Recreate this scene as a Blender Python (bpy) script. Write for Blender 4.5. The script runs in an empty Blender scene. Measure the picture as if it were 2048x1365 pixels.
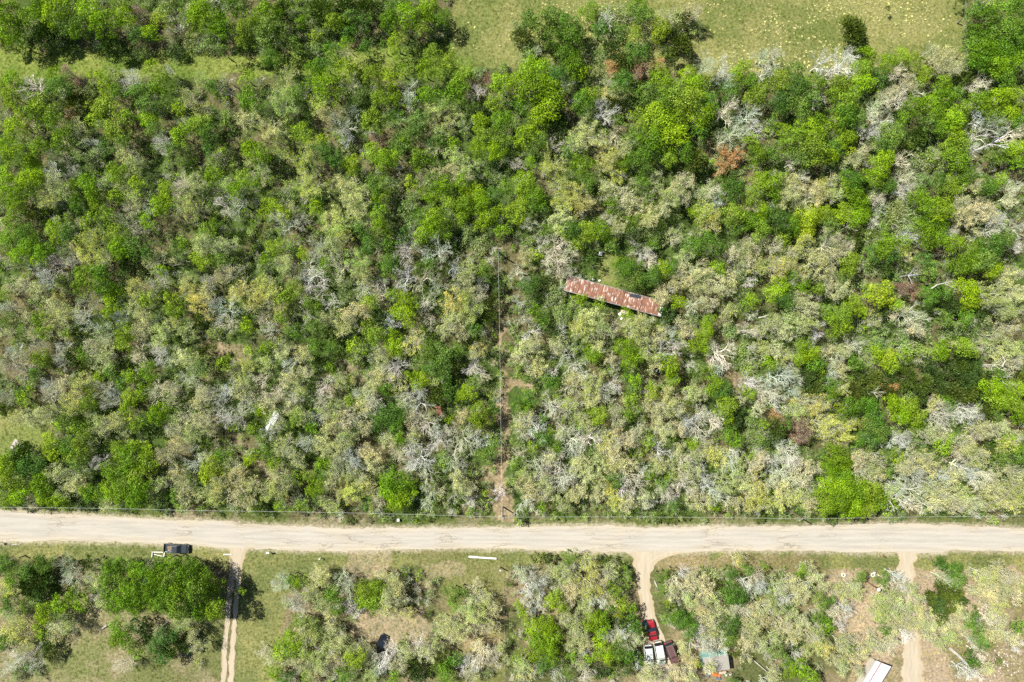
import bpy, bmesh, math, random
import numpy as np
from mathutils import Vector, Matrix

# ------------------------------------------------------------------ camera, sky, sun
SC = bpy.context.scene
COL = SC.collection
H = 136.5                                     # drone height in metres, looking straight down
cam_d = bpy.data.cameras.new('camera')
cam = bpy.data.objects.new('camera', cam_d)
COL.objects.link(cam)
cam.location = (0, 0, H)
cam.rotation_euler = (0, 0, 0)
cam_d.lens = 24.0
cam_d.sensor_width = 36.0
cam_d.clip_start = 1.0
cam_d.clip_end = 2000.0
SC.camera = cam

SUN_EL = math.radians(52)
SHDIR = Vector((0.856, -0.517, 0)).normalized()          # shadows fall this way
sun_vec = Vector((-SHDIR.x*math.cos(SUN_EL), -SHDIR.y*math.cos(SUN_EL), math.sin(SUN_EL)))
world = bpy.data.worlds.new('World')
SC.world = world
world.use_nodes = True
wn = world.node_tree
bg = wn.nodes['Background']
sky = wn.nodes.new('ShaderNodeTexSky')
sky.sky_type = 'NISHITA'
sky.sun_disc = False
sky.sun_elevation = SUN_EL
sky.sun_rotation = math.atan2(sun_vec.x, sun_vec.y)
wn.links.new(sky.outputs[0], bg.inputs['Color'])
bg.inputs['Strength'].default_value = 0.052
sl = bpy.data.lights.new('sun', 'SUN')
sl.energy = 5.0
sl.angle = math.radians(0.53)
sl.color = (1.0, 0.965, 0.87)
so = bpy.data.objects.new('sun', sl)
COL.objects.link(so)
so.location = (0, 0, 60)
so.rotation_euler = sun_vec.to_track_quat('Z', 'Y').to_euler()
SC.view_settings.view_transform = 'Standard'
SC.view_settings.look = 'None'
SC.view_settings.gamma = 1.0
SC.view_settings.use_curve_mapping = False
SC.view_settings.exposure = 0.95
SC.render.engine = 'CYCLES'
SC.cycles.max_bounces = 6
SC.cycles.diffuse_bounces = 2
SC.cycles.transmission_bounces = 4
SC.cycles.use_denoising = False

# ------------------------------------------------------------------ helpers
RNG = random.Random(7)
NR = np.random.default_rng(11)

def at(px, py, h=0.0):
    """photo pixel of a point h metres above the ground -> world x, y"""
    k = (1 - h / H) / 10.0
    return ((px - 1024) * k, (682.5 - py) * k)

def tag(o, label=None, cat=None, group=None, kind=None):
    if label: o['label'] = label
    if cat: o['category'] = cat
    if group: o['group'] = group
    if kind: o['kind'] = kind
    return o

def link(name, me, parent=None):
    o = bpy.data.objects.new(name, me)
    COL.objects.link(o)
    if parent is not None: o.parent = parent
    return o

def empty(name, loc=(0, 0, 0), rz=0.0):
    o = bpy.data.objects.new(name, None)
    o.empty_display_size = 0.3
    COL.objects.link(o)
    o.location = loc
    o.rotation_euler = (0, 0, rz)
    return o

def np_mesh(name, verts, faces_flat, nper, mats, mat_idx=None, smooth=False):
    """quick mesh: verts (N,3), faces as flat index array with nper corners each"""
    me = bpy.data.meshes.new(name)
    nv = len(verts); nf = len(faces_flat) // nper
    me.vertices.add(nv)
    me.vertices.foreach_set('co', np.asarray(verts, np.float32).ravel())
    me.loops.add(nf * nper)
    me.loops.foreach_set('vertex_index', np.asarray(faces_flat, np.int32))
    me.polygons.add(nf)
    me.polygons.foreach_set('loop_start', np.arange(0, nf * nper, nper, dtype=np.int32))
    me.polygons.foreach_set('loop_total', np.full(nf, nper, np.int32))
    for m in (mats if isinstance(mats, (list, tuple)) else [mats]): me.materials.append(m)
    if mat_idx is not None: me.polygons.foreach_set('material_index', np.asarray(mat_idx, np.int32))
    if smooth: me.polygons.foreach_set('use_smooth', np.ones(nf, bool))
    me.update(calc_edges=True)
    me.validate()
    return me

def vnoise(x, y, seed=0):
    xi = np.floor(x).astype(np.int64); yi = np.floor(y).astype(np.int64)
    xf = x - xi; yf = y - yi
    u = xf*xf*(3-2*xf); v = yf*yf*(3-2*yf)
    def hsh(a, b):
        n = (a * 374761393 + b * 668265263 + seed * 1442695041) & 0x7fffffff
        n = (n ^ (n >> 13)) * 1274126177 & 0x7fffffff
        n = n ^ (n >> 16)
        return (n & 0xffff) / 65535.0
    return ((hsh(xi, yi)*(1-u) + hsh(xi+1, yi)*u)*(1-v) + (hsh(xi, yi+1)*(1-u) + hsh(xi+1, yi+1)*u)*v)

def fbm(x, y, seed=0, octv=4):
    s = 0; a = 0.5; t = 0
    for k in range(octv):
        s = s + a * vnoise(x, y, seed + k); t += a
        x = x * 2.03 + 17.1; y = y * 2.03 - 9.7; a *= 0.5
    return s / t

def in_poly(X, Y, poly):
    r = np.zeros(X.shape, bool)
    n = len(poly); j = n - 1
    for i in range(n):
        xi, yi = poly[i]; xj, yj = poly[j]
        if yi != yj:
            c = ((yi > Y) != (yj > Y)) & (X < (xj - xi) * (Y - yi) / (yj - yi) + xi)
            r ^= c
        j = i
    return r

# ------------------------------------------------------------------ materials
def new_mat(name):
    m = bpy.data.materials.new(name)
    m.use_nodes = True
    nt = m.node_tree
    for n in list(nt.nodes): nt.nodes.remove(n)
    out = nt.nodes.new('ShaderNodeOutputMaterial')
    return m, nt, out

def N(nt, t, **kw):
    n = nt.nodes.new(t)
    for k, v in kw.items(): setattr(n, k, v)
    return n

def math_n(nt, op, a, b=None, c=None):
    n = N(nt, 'ShaderNodeMath', operation=op)
    for i, v in enumerate((a, b, c)):
        if v is None: continue
        if isinstance(v, (int, float)): n.inputs[i].default_value = v
        else: nt.links.new(v, n.inputs[i])
    return n.outputs[0]

def mixc(nt, f, a, b, mode='MIX'):
    n = N(nt, 'ShaderNodeMix', data_type='RGBA', blend_type=mode)
    for sock, v in ((n.inputs[0], f), (n.inputs[6], a), (n.inputs[7], b)):
        if isinstance(v, (int, float)): sock.default_value = v
        elif isinstance(v, tuple): sock.default_value = (v[0], v[1], v[2], 1)
        else: nt.links.new(v, sock)
    return n.outputs[2]

def scalec(nt, col, f):
    n = N(nt, 'ShaderNodeVectorMath', operation='SCALE')
    if isinstance(col, tuple): n.inputs[0].default_value = col
    else: nt.links.new(col, n.inputs[0])
    if isinstance(f, (int, float)): n.inputs[3].default_value = f
    else: nt.links.new(f, n.inputs[3])
    return n.outputs[0]

def tint_socket(nt, src):
    if src == 'object':
        return N(nt, 'ShaderNodeObjectInfo').outputs['Color']
    a = N(nt, 'ShaderNodeAttribute', attribute_type='INSTANCER', attribute_name='tint')
    return a.outputs['Color']

def leaf_mat(name, src, trans=0.2, spread=0.25):
    m, nt, out = new_mat(name)
    L = nt.links
    t = tint_socket(nt, src)
    geo = N(nt, 'ShaderNodeNewGeometry')
    r = geo.outputs['Random Per Island']
    f = math_n(nt, 'MULTIPLY_ADD', r, spread * 2, 1 - spread)
    base = scalec(nt, t, f)
    r2 = math_n(nt, 'FRACT', math_n(nt, 'MULTIPLY', r, 7.31))
    base = mixc(nt, math_n(nt, 'MULTIPLY', r2, 0.3), base, mixc(nt, 1.0, base, (1.3, 1.15, 0.8), 'MULTIPLY'))
    pn = N(nt, 'ShaderNodeTexNoise'); pn.inputs['Scale'].default_value = .55; pn.inputs['Detail'].default_value = 3
    L.new(geo.outputs['Position'], pn.inputs[0])
    base = scalec(nt, base, math_n(nt, 'MULTIPLY_ADD', pn.outputs[0], 1.3, .36))
    pf = math_n(nt, 'MULTIPLY_ADD', pn.outputs[0], 3.0, -1.2)
    pc = N(nt, 'ShaderNodeClamp'); L.new(pf, pc.inputs[0])
    base = mixc(nt, math_n(nt, 'MULTIPLY', pc.outputs[0], .5), base, mixc(nt, 1.0, base, (1.15, 1.08, .85), 'MULTIPLY'))
    d = N(nt, 'ShaderNodeBsdfDiffuse'); L.new(base, d.inputs[0])
    tr = N(nt, 'ShaderNodeBsdfTranslucent'); L.new(mixc(nt, 1.0, base, (1.15, 1.3, 0.6), 'MULTIPLY'), tr.inputs[0])
    mx = N(nt, 'ShaderNodeMixShader'); mx.inputs[0].default_value = trans
    L.new(d.outputs[0], mx.inputs[1]); L.new(tr.outputs[0], mx.inputs[2])
    g = N(nt, 'ShaderNodeBsdfGlossy'); g.inputs['Roughness'].default_value = 0.5
    g.inputs[0].default_value = (1, 1, 1, 1)
    m2 = N(nt, 'ShaderNodeMixShader'); m2.inputs[0].default_value = 0.012
    L.new(mx.outputs[0], m2.inputs[1]); L.new(g.outputs[0], m2.inputs[2])
    L.new(m2.outputs[0], out.inputs[0])
    return m

def bark_mat(name, col, src=None):
    m, nt, out = new_mat(name)
    L = nt.links
    tc = N(nt, 'ShaderNodeTexCoord')
    nz = N(nt, 'ShaderNodeTexNoise'); nz.inputs['Scale'].default_value = 2.2; nz.inputs['Detail'].default_value = 4
    L.new(tc.outputs['Object'], nz.inputs[0])
    base = tint_socket(nt, src) if src else col
    c = scalec(nt, base, math_n(nt, 'MULTIPLY_ADD', nz.outputs[0], 1.1, 0.45))
    d = N(nt, 'ShaderNodeBsdfDiffuse'); L.new(c, d.inputs[0]); L.new(d.outputs[0], out.inputs[0])
    return m

def paint(name, col, rough=0.4, metal=0.0, var=0.15, scale=3.0, spec=0.5, coat=0.0, bump=0.0):
    m, nt, out = new_mat(name)
    L = nt.links
    tc = N(nt, 'ShaderNodeTexCoord')
    nz = N(nt, 'ShaderNodeTexNoise'); nz.inputs['Scale'].default_value = scale; nz.inputs['Detail'].default_value = 5
    L.new(tc.outputs['Object'], nz.inputs[0])
    c = scalec(nt, col, math_n(nt, 'MULTIPLY_ADD', nz.outputs[0], 2 * var, 1 - var))
    p = N(nt, 'ShaderNodeBsdfPrincipled')
    L.new(c, p.inputs['Base Color'])
    p.inputs['Roughness'].default_value = rough
    p.inputs['Metallic'].default_value = metal
    p.inputs['Specular IOR Level'].default_value = spec
    p.inputs['Coat Weight'].default_value = coat
    if bump:
        b = N(nt, 'ShaderNodeBump'); b.inputs['Strength'].default_value = bump
        L.new(nz.outputs[0], b.inputs['Height']); L.new(b.outputs[0], p.inputs['Normal'])
    L.new(p.outputs[0], out.inputs[0])
    return m

M = {}
M['leaf_o'] = leaf_mat('broadleaf_foliage', 'object')
M['leaf_i'] = leaf_mat('broadleaf_foliage_thicket', 'inst')
M['needle_o'] = leaf_mat('cedar_foliage', 'object', 0.15, 0.35)
M['needle_i'] = leaf_mat('cedar_foliage_thicket', 'inst', 0.15, 0.35)
M['bark_pale'] = bark_mat('pale_lichened_bark', (0.50, 0.495, 0.36))
M['bark_bare_o'] = bark_mat('bare_twig_bark', None, 'object')
M['bark_bare_i'] = bark_mat('bare_twig_bark_thicket', None, 'inst')
M['bark'] = bark_mat('brown_grey_bark', (0.26, 0.22, 0.17))
M['log'] = bark_mat('weathered_grey_wood', (0.40, 0.375, 0.33))

# ------------------------------------------------------------------ ground
ROAD_TOP = [(-1500,1000),(-400,1010),(0,1022),(100,1027),(200,1032),(300,1038),(400,1042),(465,1043),(482,1048),(600,1053),(700,1057),(800,1056),(1024,1055),(1100,1053),(1200,1051),(1240,1051),(1290,1056),(1400,1053),(1536,1053),(1700,1050),(1780,1047),(1900,1050),(2048,1058),(2500,1075),(3500,1120)]
ROAD_BOT = [(-1500,1065),(-400,1075),(0,1085),(50,1083),(100,1082),(200,1083),(300,1087),(400,1092),(460,1098),(512,1098),(600,1101),(700,1103),(800,1099),(900,1097),(1024,1097),(1100,1102),(1200,1105),(1256,1105),(1360,1105),(1450,1102),(1536,1101),(1640,1103),(1700,1104),(1790,1105),(1880,1107),(1905,1101),(2048,1103),(2500,1120),(3500,1165)]
def interp(pl, x):
    return np.interp(x, [p[0] for p in pl], [p[1] for p in pl])

POLY = dict(
    meadow=[(903,-300),(2900,-300),(2900,-10),(1935,-10),(1928,150),(1700,155),(1500,150),(1360,150),(1250,130),(1180,118),(1000,135),(880,140),(905,90)],
    strip=[(-700,90),(250,100),(520,112),(540,108),(900,90),(960,150),(700,165),(520,150),(250,160),(-700,162)],
    lawn_a=[(486,1096),(760,1096),(640,1130),(600,1165),(570,1200),(565,1260),(560,1500),(455,1500),(468,1280),(480,1150)],
    lawn_b=[(790,1096),(1012,1096),(1010,1600),(860,1600),(865,1300),(900,1240),(870,1150)],
    field=[(60,1240),(130,1190),(200,1200),(300,1215),(456,1215),(440,1600),(-100,1600),(0,1330)],
    verge_s=[(-900,1060),(3000,1070),(3000,1140),(1660,1140),(1300,1125),(1010,1130),(500,1140),(200,1118),(-900,1110)],
    verge_n=[(-900,985),(0,1012),(400,1025),(800,1040),(1000,1025),(1040,1035),(1500,1040),(2000,1040),(3000,1060),(3000,1085),(-900,1085)],
    se_dirt=[(1640,1140),(2900,1130),(2900,1600),(1720,1600),(1700,1330),(1660,1240)],
    clear_w=[(-60,825),(60,815),(118,850),(105,890),(60,905),(20,915),(-60,905)],
    p1=[(690,1100),(790,1098),(780,1135),(740,1165),(690,1150)],
    p2=[(835,1125),(930,1128),(920,1150),(860,1158)],
    p3=[(700,1215),(760,1215),(850,1225),(870,1290),(780,1300),(700,1270)],
    p4=[(1700,1190),(1750,1185),(1760,1240),(1770,1300),(1725,1300),(1700,1250)],
    p5=[(1798,728),(1812,726),(1824,765),(1806,766)],
    path=[(997,555),(1004,560),(1005,735),(1030,757),(1066,762),(1058,778),(1018,782),(1014,860),(1016,930),(1030,1040),(990,1040),(985,960),(996,900),(999,860),(1000,700),(996,560)],
    p6=[(440,688),(500,700),(505,720),(440,716)],
    p7=[(655,712),(700,720),(740,760),(775,810),(745,800),(690,745)],
    p8=[(1410,700),(1450,715),(1492,755),(1470,770),(1425,730)],
    p9=[(1305,1130),(1335,1112),(1640,1110),(1650,1150),(1480,1150),(1320,1150)],
    p10=[(1180,590),(1215,500),(1235,520),(1240,590)],
    p11=[(1220,622),(1300,630),(1290,645),(1230,645)],
    p12=[(870,1240),(1008,1220),(1008,1290),(880,1300)],
    p13=[(965,925),(1010,940),(1020,1000),(960,1000)],
    p14=[(510,925),(560,935),(560,965),(510,960)],
    p15=[(420,850),(480,870),(510,920),(450,900)],
)
def ground_color(X, Y):
    """X, Y photo pixels of ground points -> linear albedo (n,3), forest mask"""
    wx = X + (fbm(X/22, Y/22, 1) - 0.5) * 34
    wy = Y + (fbm(X/22, Y/22, 5) - 0.5) * 34
    n1 = fbm(X/60, Y/60, 21, 4); n2 = fbm(X/9, Y/9, 31, 4); n3 = fbm(X/180, Y/180, 41, 3); n4 = vnoise(X/4.2, Y/4.2, 51)
    c = np.zeros(X.shape + (3,))
    def A(*v): return np.array(v)
    litter = A(.25, .21, .11); litter_d = A(.11, .12, .05); green = A(.085, .15, .03)
    g = (np.clip((.60 - n1) * 7, 0, 1) * np.clip((Y < 1120) + .5, 0, 1))[..., None]
    c[:] = (litter * (n2[..., None]) + litter_d * (1 - n2[..., None])) * (1 - .85 * g) + green * .85 * g
    forest = np.ones(X.shape, bool)
    def put(name, ca, cb, mixn, notforest=True, k=1.0):
        m = in_poly(wx, wy, POLY[name])
        f = np.clip(mixn, 0, 1)[..., None]
        col = ca * (1 - f) + cb * f
        c[m] = (c[m] * (1 - k) + (col * k)[m])
        if notforest: forest[m] = False
    gg = A(.20, .24, .07); gy = A(.36, .345, .135); gt = A(.42, .36, .23)
    spots = np.clip((n4 - .55) * 3, 0, 1) * .5
    put('meadow', gg, gy, (n1 - .35) * 2.2 + spots * .6 + (n2 - .5))
    put('strip', A(.18, .26, .05), A(.31, .35, .09), (n1 - .4) * 2.4 + spots + (n2 - .5))
    put('clear_w', gg * 1.15, gy * 1.05, (n1 - .35) * 2)
    put('verge_n', gg * .8, gt * .85, (n1 - .42) * 3 + (n2 - .5) * 1.2)
    put('verge_s', A(.20, .225, .08), gy, (n1 - .42) * 3 + (n2 - .5) * 1.2)
    put('lawn_a', A(.21, .24, .085), gy, (n1 - .45) * 2.5 + (n2 - .5) * .8)
    put('lawn_b', A(.235, .245, .09), A(.36, .31, .16), (n1 - .42) * 2.5 + (n2 - .5) * .8)
    put('field', A(.22, .24, .09), A(.36, .31, .18), (n1 - .40) * 3 + (n2 - .5) * 1.4)
    put('se_dirt', A(.28, .25, .12), A(.50, .39, .27), (n1 - .3) * 3 + (n2 - .5) * 1.2)
    put('p9', A(.27, .24, .11), A(.42, .33, .2), (n1 - .35) * 3 + (n2 - .5))
    put('p12', A(.30, .27, .13), A(.42, .32, .19), (n1 - .35) * 3)
    tan = A(.60, .46, .31); tan2 = A(.42, .31, .2)
    for p, kk in (('p1', .6), ('p2', .5), ('p3', .7), ('p4', .85)):
        put(p, gt, tan, (n2 - .3) * 2.5, k=kk)
    for p, kk, nf in (('p5', .85, True), ('p6', .5, True), ('p7', .5, False), ('p8', .6, True), ('path', .75, True), ('p13', .5, False), ('p14', .45, False), ('p15', .45, False)):
        put(p, tan2, tan, (n2 - .35) * 2.5, notforest=nf, k=kk)
    put('p10', gg * 1.1, gy, (n2 - .4) * 2); put('p11', gg, gt, (n2 - .4) * 2)
    # dusty shoulders beside the gravel road
    rt = interp(ROAD_TOP, X); rb = interp(ROAD_BOT, X)
    d = np.minimum(np.abs(Y - rt), np.abs(Y - rb)) + (n2 - .5) * 14
    f = (np.clip(1 - d / 9, 0, 1) * .8)[..., None]
    c = c * (1 - f) + A(.60, .52, .38) * f
    forest &= ~((Y > rt - 8) & (Y < rb + 8))
    m = (Y > 1140) & forest                     # thinner woods south of the road
    f = (np.clip((n1 - .35) * 3, 0, 1) * .6)[..., None]
    c = np.where(m[..., None], c * (1 - f) + A(.42, .34, .2) * f, c)
    c = c * (0.86 + 0.28 * n3[..., None]) * .55
    return c, forest

def ground_mat():
    m, nt, out = new_mat('ground_soil_and_grass')
    L = nt.links
    a = N(nt, 'ShaderNodeAttribute', attribute_name='albedo')
    tc = N(nt, 'ShaderNodeTexCoord')
    n1 = N(nt, 'ShaderNodeTexNoise'); n1.inputs['Scale'].default_value = 2.1; n1.inputs['Detail'].default_value = 8; n1.inputs['Roughness'].default_value = .72
    L.new(tc.outputs['Object'], n1.inputs[0])
    n2 = N(nt, 'ShaderNodeTexNoise'); n2.inputs['Scale'].default_value = 9; n2.inputs['Detail'].default_value = 6; n2.inputs['Roughness'].default_value = .7
    L.new(tc.outputs['Object'], n2.inputs[0])
    f = math_n(nt, 'MAXIMUM', math_n(nt, 'MULTIPLY_ADD', n1.outputs[0], 3.2, -.6), .15)
    f = math_n(nt, 'MULTIPLY', f, math_n(nt, 'MULTIPLY_ADD', n2.outputs[0], 2.4, -.2))
    c = scalec(nt, a.outputs['Color'], f)
    d = N(nt, 'ShaderNodeBsdfDiffuse'); L.new(c, d.inputs[0])
    b = N(nt, 'ShaderNodeBump'); b.inputs['Strength'].default_value = .8; b.inputs['Distance'].default_value = .12
    L.new(n1.outputs[0], b.inputs['Height']); L.new(b.outputs[0], d.inputs['Normal'])
    L.new(d.outputs[0], out.inputs[0])
    return m

def build_ground():
    fine_x = np.arange(-122, 122.01, .42); fine_y = np.arange(-86, 86.01, .42)
    ext = np.array([128, 138, 160, 200, 300, 600.])
    gx = np.concatenate([-ext[::-1], fine_x, ext]); gy = np.concatenate([-ext[::-1], fine_y, ext])
    X, Y = np.meshgrid(gx, gy)
    v = np.stack([X, Y, np.zeros_like(X)], -1).reshape(-1, 3)
    ny, nx = X.shape
    i = np.arange(nx - 1)[None, :] + (np.arange(ny - 1) * nx)[:, None]
    f = np.stack([i, i + 1, i + 1 + nx, i + nx], -1).reshape(-1)
    me = np_mesh('ground', v, f, 4, ground_mat())
    c, _ = ground_color(1024 + X * 10, 682.5 - Y * 10)
    at_ = me.color_attributes.new('albedo', 'FLOAT_COLOR', 'POINT')
    rgba = np.ones((nx * ny, 4), np.float32); rgba[:, :3] = c.reshape(-1, 3)
    at_.data.foreach_set('color', rgba.ravel())
    tag(link('ground', me), kind='structure')
build_ground()

# ------------------------------------------------------------------ roads
def road_mat(name, c_mid, c_edge, along='X', tracks=True):
    m, nt, out = new_mat(name)
    L = nt.links
    tc = N(nt, 'ShaderNodeTexCoord')
    e = N(nt, 'ShaderNodeAttribute', attribute_name='edge')
    mp = N(nt, 'ShaderNodeMapping'); mp.inputs['Scale'].default_value = (.07, .9, 1) if along == 'X' else (.9, .07, 1)
    L.new(tc.outputs['Object'], mp.inputs[0])
    s = N(nt, 'ShaderNodeTexNoise'); s.inputs['Scale'].default_value = 1.6; s.inputs['Detail'].default_value = 6; s.inputs['Roughness'].default_value = .65
    L.new(mp.outputs[0], s.inputs[0])
    b = N(nt, 'ShaderNodeTexNoise'); b.inputs['Scale'].default_value = .16; b.inputs['Detail'].default_value = 5
    L.new(tc.outputs['Object'], b.inputs[0])
    g = N(nt, 'ShaderNodeTexNoise'); g.inputs['Scale'].default_value = 7; g.inputs['Detail'].default_value = 8; g.inputs['Roughness'].default_value = .8
    L.new(tc.outputs['Object'], g.inputs[0])
    ef = math_n(nt, 'ADD', e.outputs['Fac'], math_n(nt, 'MULTIPLY_ADD', b.outputs[0], 2.4, -1.3))
    cl = N(nt, 'ShaderNodeClamp'); L.new(ef, cl.inputs[0])
    c = mixc(nt, cl.outputs[0], c_mid, c_edge)
    c = scalec(nt, c, math_n(nt, 'MULTIPLY_ADD', s.outputs[0], .6, .72))
    c = scalec(nt, c, math_n(nt, 'MULTIPLY_ADD', g.outputs[0], .9, .55))
    au = math_n(nt, 'ADD', math_n(nt, 'SQRT', e.outputs['Fac']), math_n(nt, 'MULTIPLY_ADD', b.outputs[0], .25, -.12))
    c = scalec(nt, c, math_n(nt, 'MULTIPLY_ADD', math_n(nt, 'COSINE', math_n(nt, 'MULTIPLY', au, 15.0)), .03, 1.0))
    if tracks:                                   # cracks and worn dark scuffs in the old surface
        w = N(nt, 'ShaderNodeTexNoise'); w.inputs['Scale'].default_value = .9; w.inputs['Detail'].default_value = 3
        L.new(tc.outputs['Object'], w.inputs[0])
        vv = N(nt, 'ShaderNodeVectorMath', operation='ADD'); L.new(mp.outputs[0], vv.inputs[0]); L.new(scalec(nt, w.outputs[1], .5), vv.inputs[1])
        vo = N(nt, 'ShaderNodeTexVoronoi', feature='DISTANCE_TO_EDGE'); vo.inputs['Scale'].default_value = 1.3
        L.new(vv.outputs[0], vo.inputs[0])
        k = N(nt, 'ShaderNodeMapRange'); k.inputs[1].default_value = 0.0; k.inputs[2].default_value = .07; k.inputs[3].default_value = 1; k.inputs[4].default_value = 0
        L.new(vo.outputs[0], k.inputs[0])
        mask = N(nt, 'ShaderNodeMapRange'); mask.inputs[1].default_value = .46; mask.inputs[2].default_value = .66
        L.new(b.outputs[0], mask.inputs[0])
        kk = math_n(nt, 'MULTIPLY', math_n(nt, 'MULTIPLY', k.outputs[0], mask.outputs[0]), .6)
        c = mixc(nt, kk, c, (.12, .11, .095))
    d = N(nt, 'ShaderNodeBsdfDiffuse'); L.new(c, d.inputs[0])
    bp = N(nt, 'ShaderNodeBump'); bp.inputs['Strength'].default_value = .4; bp.inputs['Distance'].default_value = .04
    L.new(g.outputs[0], bp.inputs['Height']); L.new(bp.outputs[0], d.inputs['Normal'])
    L.new(d.outputs[0], out.inputs[0])
    return m

def strip_sheet(name, A, B, z, mat, ragged=.25, step=.3, across=8, seed=3):
    """sheet between two photo-pixel polylines with ragged edges (both resampled to the same number of points)"""
    def resample(pl, n):
        p = np.array([at(*q) for q in pl]); d = np.r_[0, np.cumsum(np.hypot(*np.diff(p, axis=0).T))]
        if len(A) == len(B): d = cum
        t = np.linspace(0, d[-1], n); return np.stack([np.interp(t, d, p[:, 0]), np.interp(t, d, p[:, 1])], 1)
    pa = np.array([at(*q) for q in A]); ln = np.hypot(*np.diff(pa, axis=0).T).sum()
    n = max(8, int(ln / step))
    cum = None
    if len(A) == len(B):                      # both edges advance together, pair by pair
        mid = np.array([((p[0] + q[0]) / 2, (p[1] + q[1]) / 2) for p, q in zip(A, B)])
        cum = np.r_[0, np.cumsum(np.hypot(*np.diff(mid, axis=0).T))]
    a = resample(A, n); b = resample(B, n)
    w = b - a; wl = np.hypot(w[:, 0], w[:, 1])[:, None] + 1e-6; w = w / wl
    ra = (fbm(a[:, 0] * .9, a[:, 1] * .9, seed, 5) - .5) * 2 * ragged * 1.6
    rb = (fbm(b[:, 0] * .9 + 50, b[:, 1] * .9, seed + 9, 5) - .5) * 2 * ragged * 1.6
    a = a + w * ra[:, None]; b = b + w * rb[:, None]
    t = np.linspace(0, 1, across + 1)
    P = a[:, None, :] * (1 - t[None, :, None]) + b[:, None, :] * t[None, :, None]
    v = np.concatenate([P, np.full(P.shape[:2] + (1,), z)], -1).reshape(-1, 3)
    i = np.arange(across)[None, :] + (np.arange(n - 1) * (across + 1))[:, None]
    k = across + 1
    f = np.stack([i, i + k, i + k + 1, i + 1], -1).reshape(-1)
    me = np_mesh(name, v, f, 4, mat)
    if me.polygons[0].normal.z < 0: me.flip_normals()
    e = np.abs(t * 2 - 1) ** 2
    at_ = me.attributes.new('edge', 'FLOAT', 'POINT')
    at_.data.foreach_set('value', np.tile(e, n).astype(np.float32))
    return tag(link(name, me), kind='structure')

rm = road_mat('worn_pale_road', (.335, .31, .272), (.365, .32, .248))
dm = road_mat('caliche_drive', (.36, .31, .235), (.32, .255, .17), along='Y', tracks=False)
# common x samples so both edges run level
rx = sorted(set([p[0] for p in ROAD_TOP + ROAD_BOT]))
strip_sheet('road', [(x, float(interp(ROAD_TOP, x))) for x in rx], [(x, float(interp(ROAD_BOT, x))) for x in rx], .012, rm, .22, .25, 12)
strip_sheet('driveway', [(455,1093),(459,1108),(460,1125),(459,1150),(458,1160)], [(502,1093),(492,1106),(486,1125),(483,1142),(482,1160)], .008, dm, .2, .25, 6, 5)
strip_sheet('driveway', [(458,1155),(453,1200),(448,1262),(444,1310),(440,1400),(438,1500)], [(470,1155),(464,1200),(458,1262),(455,1310),(450,1400),(448,1500)], .016, dm, .22, .25, 5, 6)
strip_sheet('driveway', [(473,1155),(468,1200),(463,1262),(459,1310),(455,1400),(453,1500)], [(483,1155),(477,1200),(472,1262),(469,1310),(465,1400),(463,1500)], .016, dm, .22, .25, 5, 7)
strip_sheet('driveway', [(1248,1098),(1258,1108),(1266,1120),(1270,1145),(1276,1180),(1281,1220),(1286,1245),(1292,1280),(1285,1345),(1290,1400)], [(1440,1098),(1356,1108),(1320,1120),(1301,1145),(1302,1180),(1308,1220),(1314,1245),(1330,1280),(1350,1345),(1360,1400)], .008, dm, .3, .3, 8, 8)
strip_sheet('driveway', [(1792,1098),(1797,1125),(1798,1160),(1800,1200),(1806,1260),(1807,1300),(1800,1400),(1795,1500)], [(1836,1098),(1828,1120),(1828,1160),(1832,1200),(1838,1260),(1843,1300),(1852,1400),(1855,1500)], .008, dm, .8, .3, 6, 9)
# ------------------------------------------------------------------ plants: mesh makers
def unit(v): return v / (np.linalg.norm(v, axis=-1, keepdims=True) + 1e-9)

def leaf_quads(C, Nrm, size, aspect=1.0, along=None, rng=None):
    """leaf sprays: one folded-diamond quad per centre"""
    n = len(C)
    if along is None:
        along = unit(np.cross(Nrm, unit(rng.normal(size=(n, 3)))))
    side = unit(np.cross(Nrm, along))
    a = along * (size * aspect * .5)[:, None]; b = side * (size * .5)[:, None]
    v = np.stack([C - a, C + b * 1.0 - a * .1, C + a, C - b * 1.0 - a * .1], 1).reshape(-1, 3)
    f = np.arange(n * 4)
    return v, f

def crown_lobes(R, Hc, rng, lobed=1.0, flat=.75):
    """centres and radii of the bough clumps that make a crown; z measured from the ground"""
    n = int(5 + R * R * 1.5)
    out = []
    for k in range(n):
        a = k * 2.39996 + rng.uniform(-.4, .4)
        t = math.sqrt((k + .5) / n)
        rr = R * (.80 * t) * rng.uniform(.85, 1.1)
        lr = R * (.46 - .10 * t) * rng.uniform(.75, 1.15) * (.72 if R > 2.6 else .9)
        z = Hc - lr - (R * flat) * (t ** 2) * rng.uniform(.75, 1.1) - rng.uniform(0, .25) * R
        out.append((rr * math.cos(a), rr * math.sin(a), max(z, lr * .7 + .3), lr))
    return out

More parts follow.
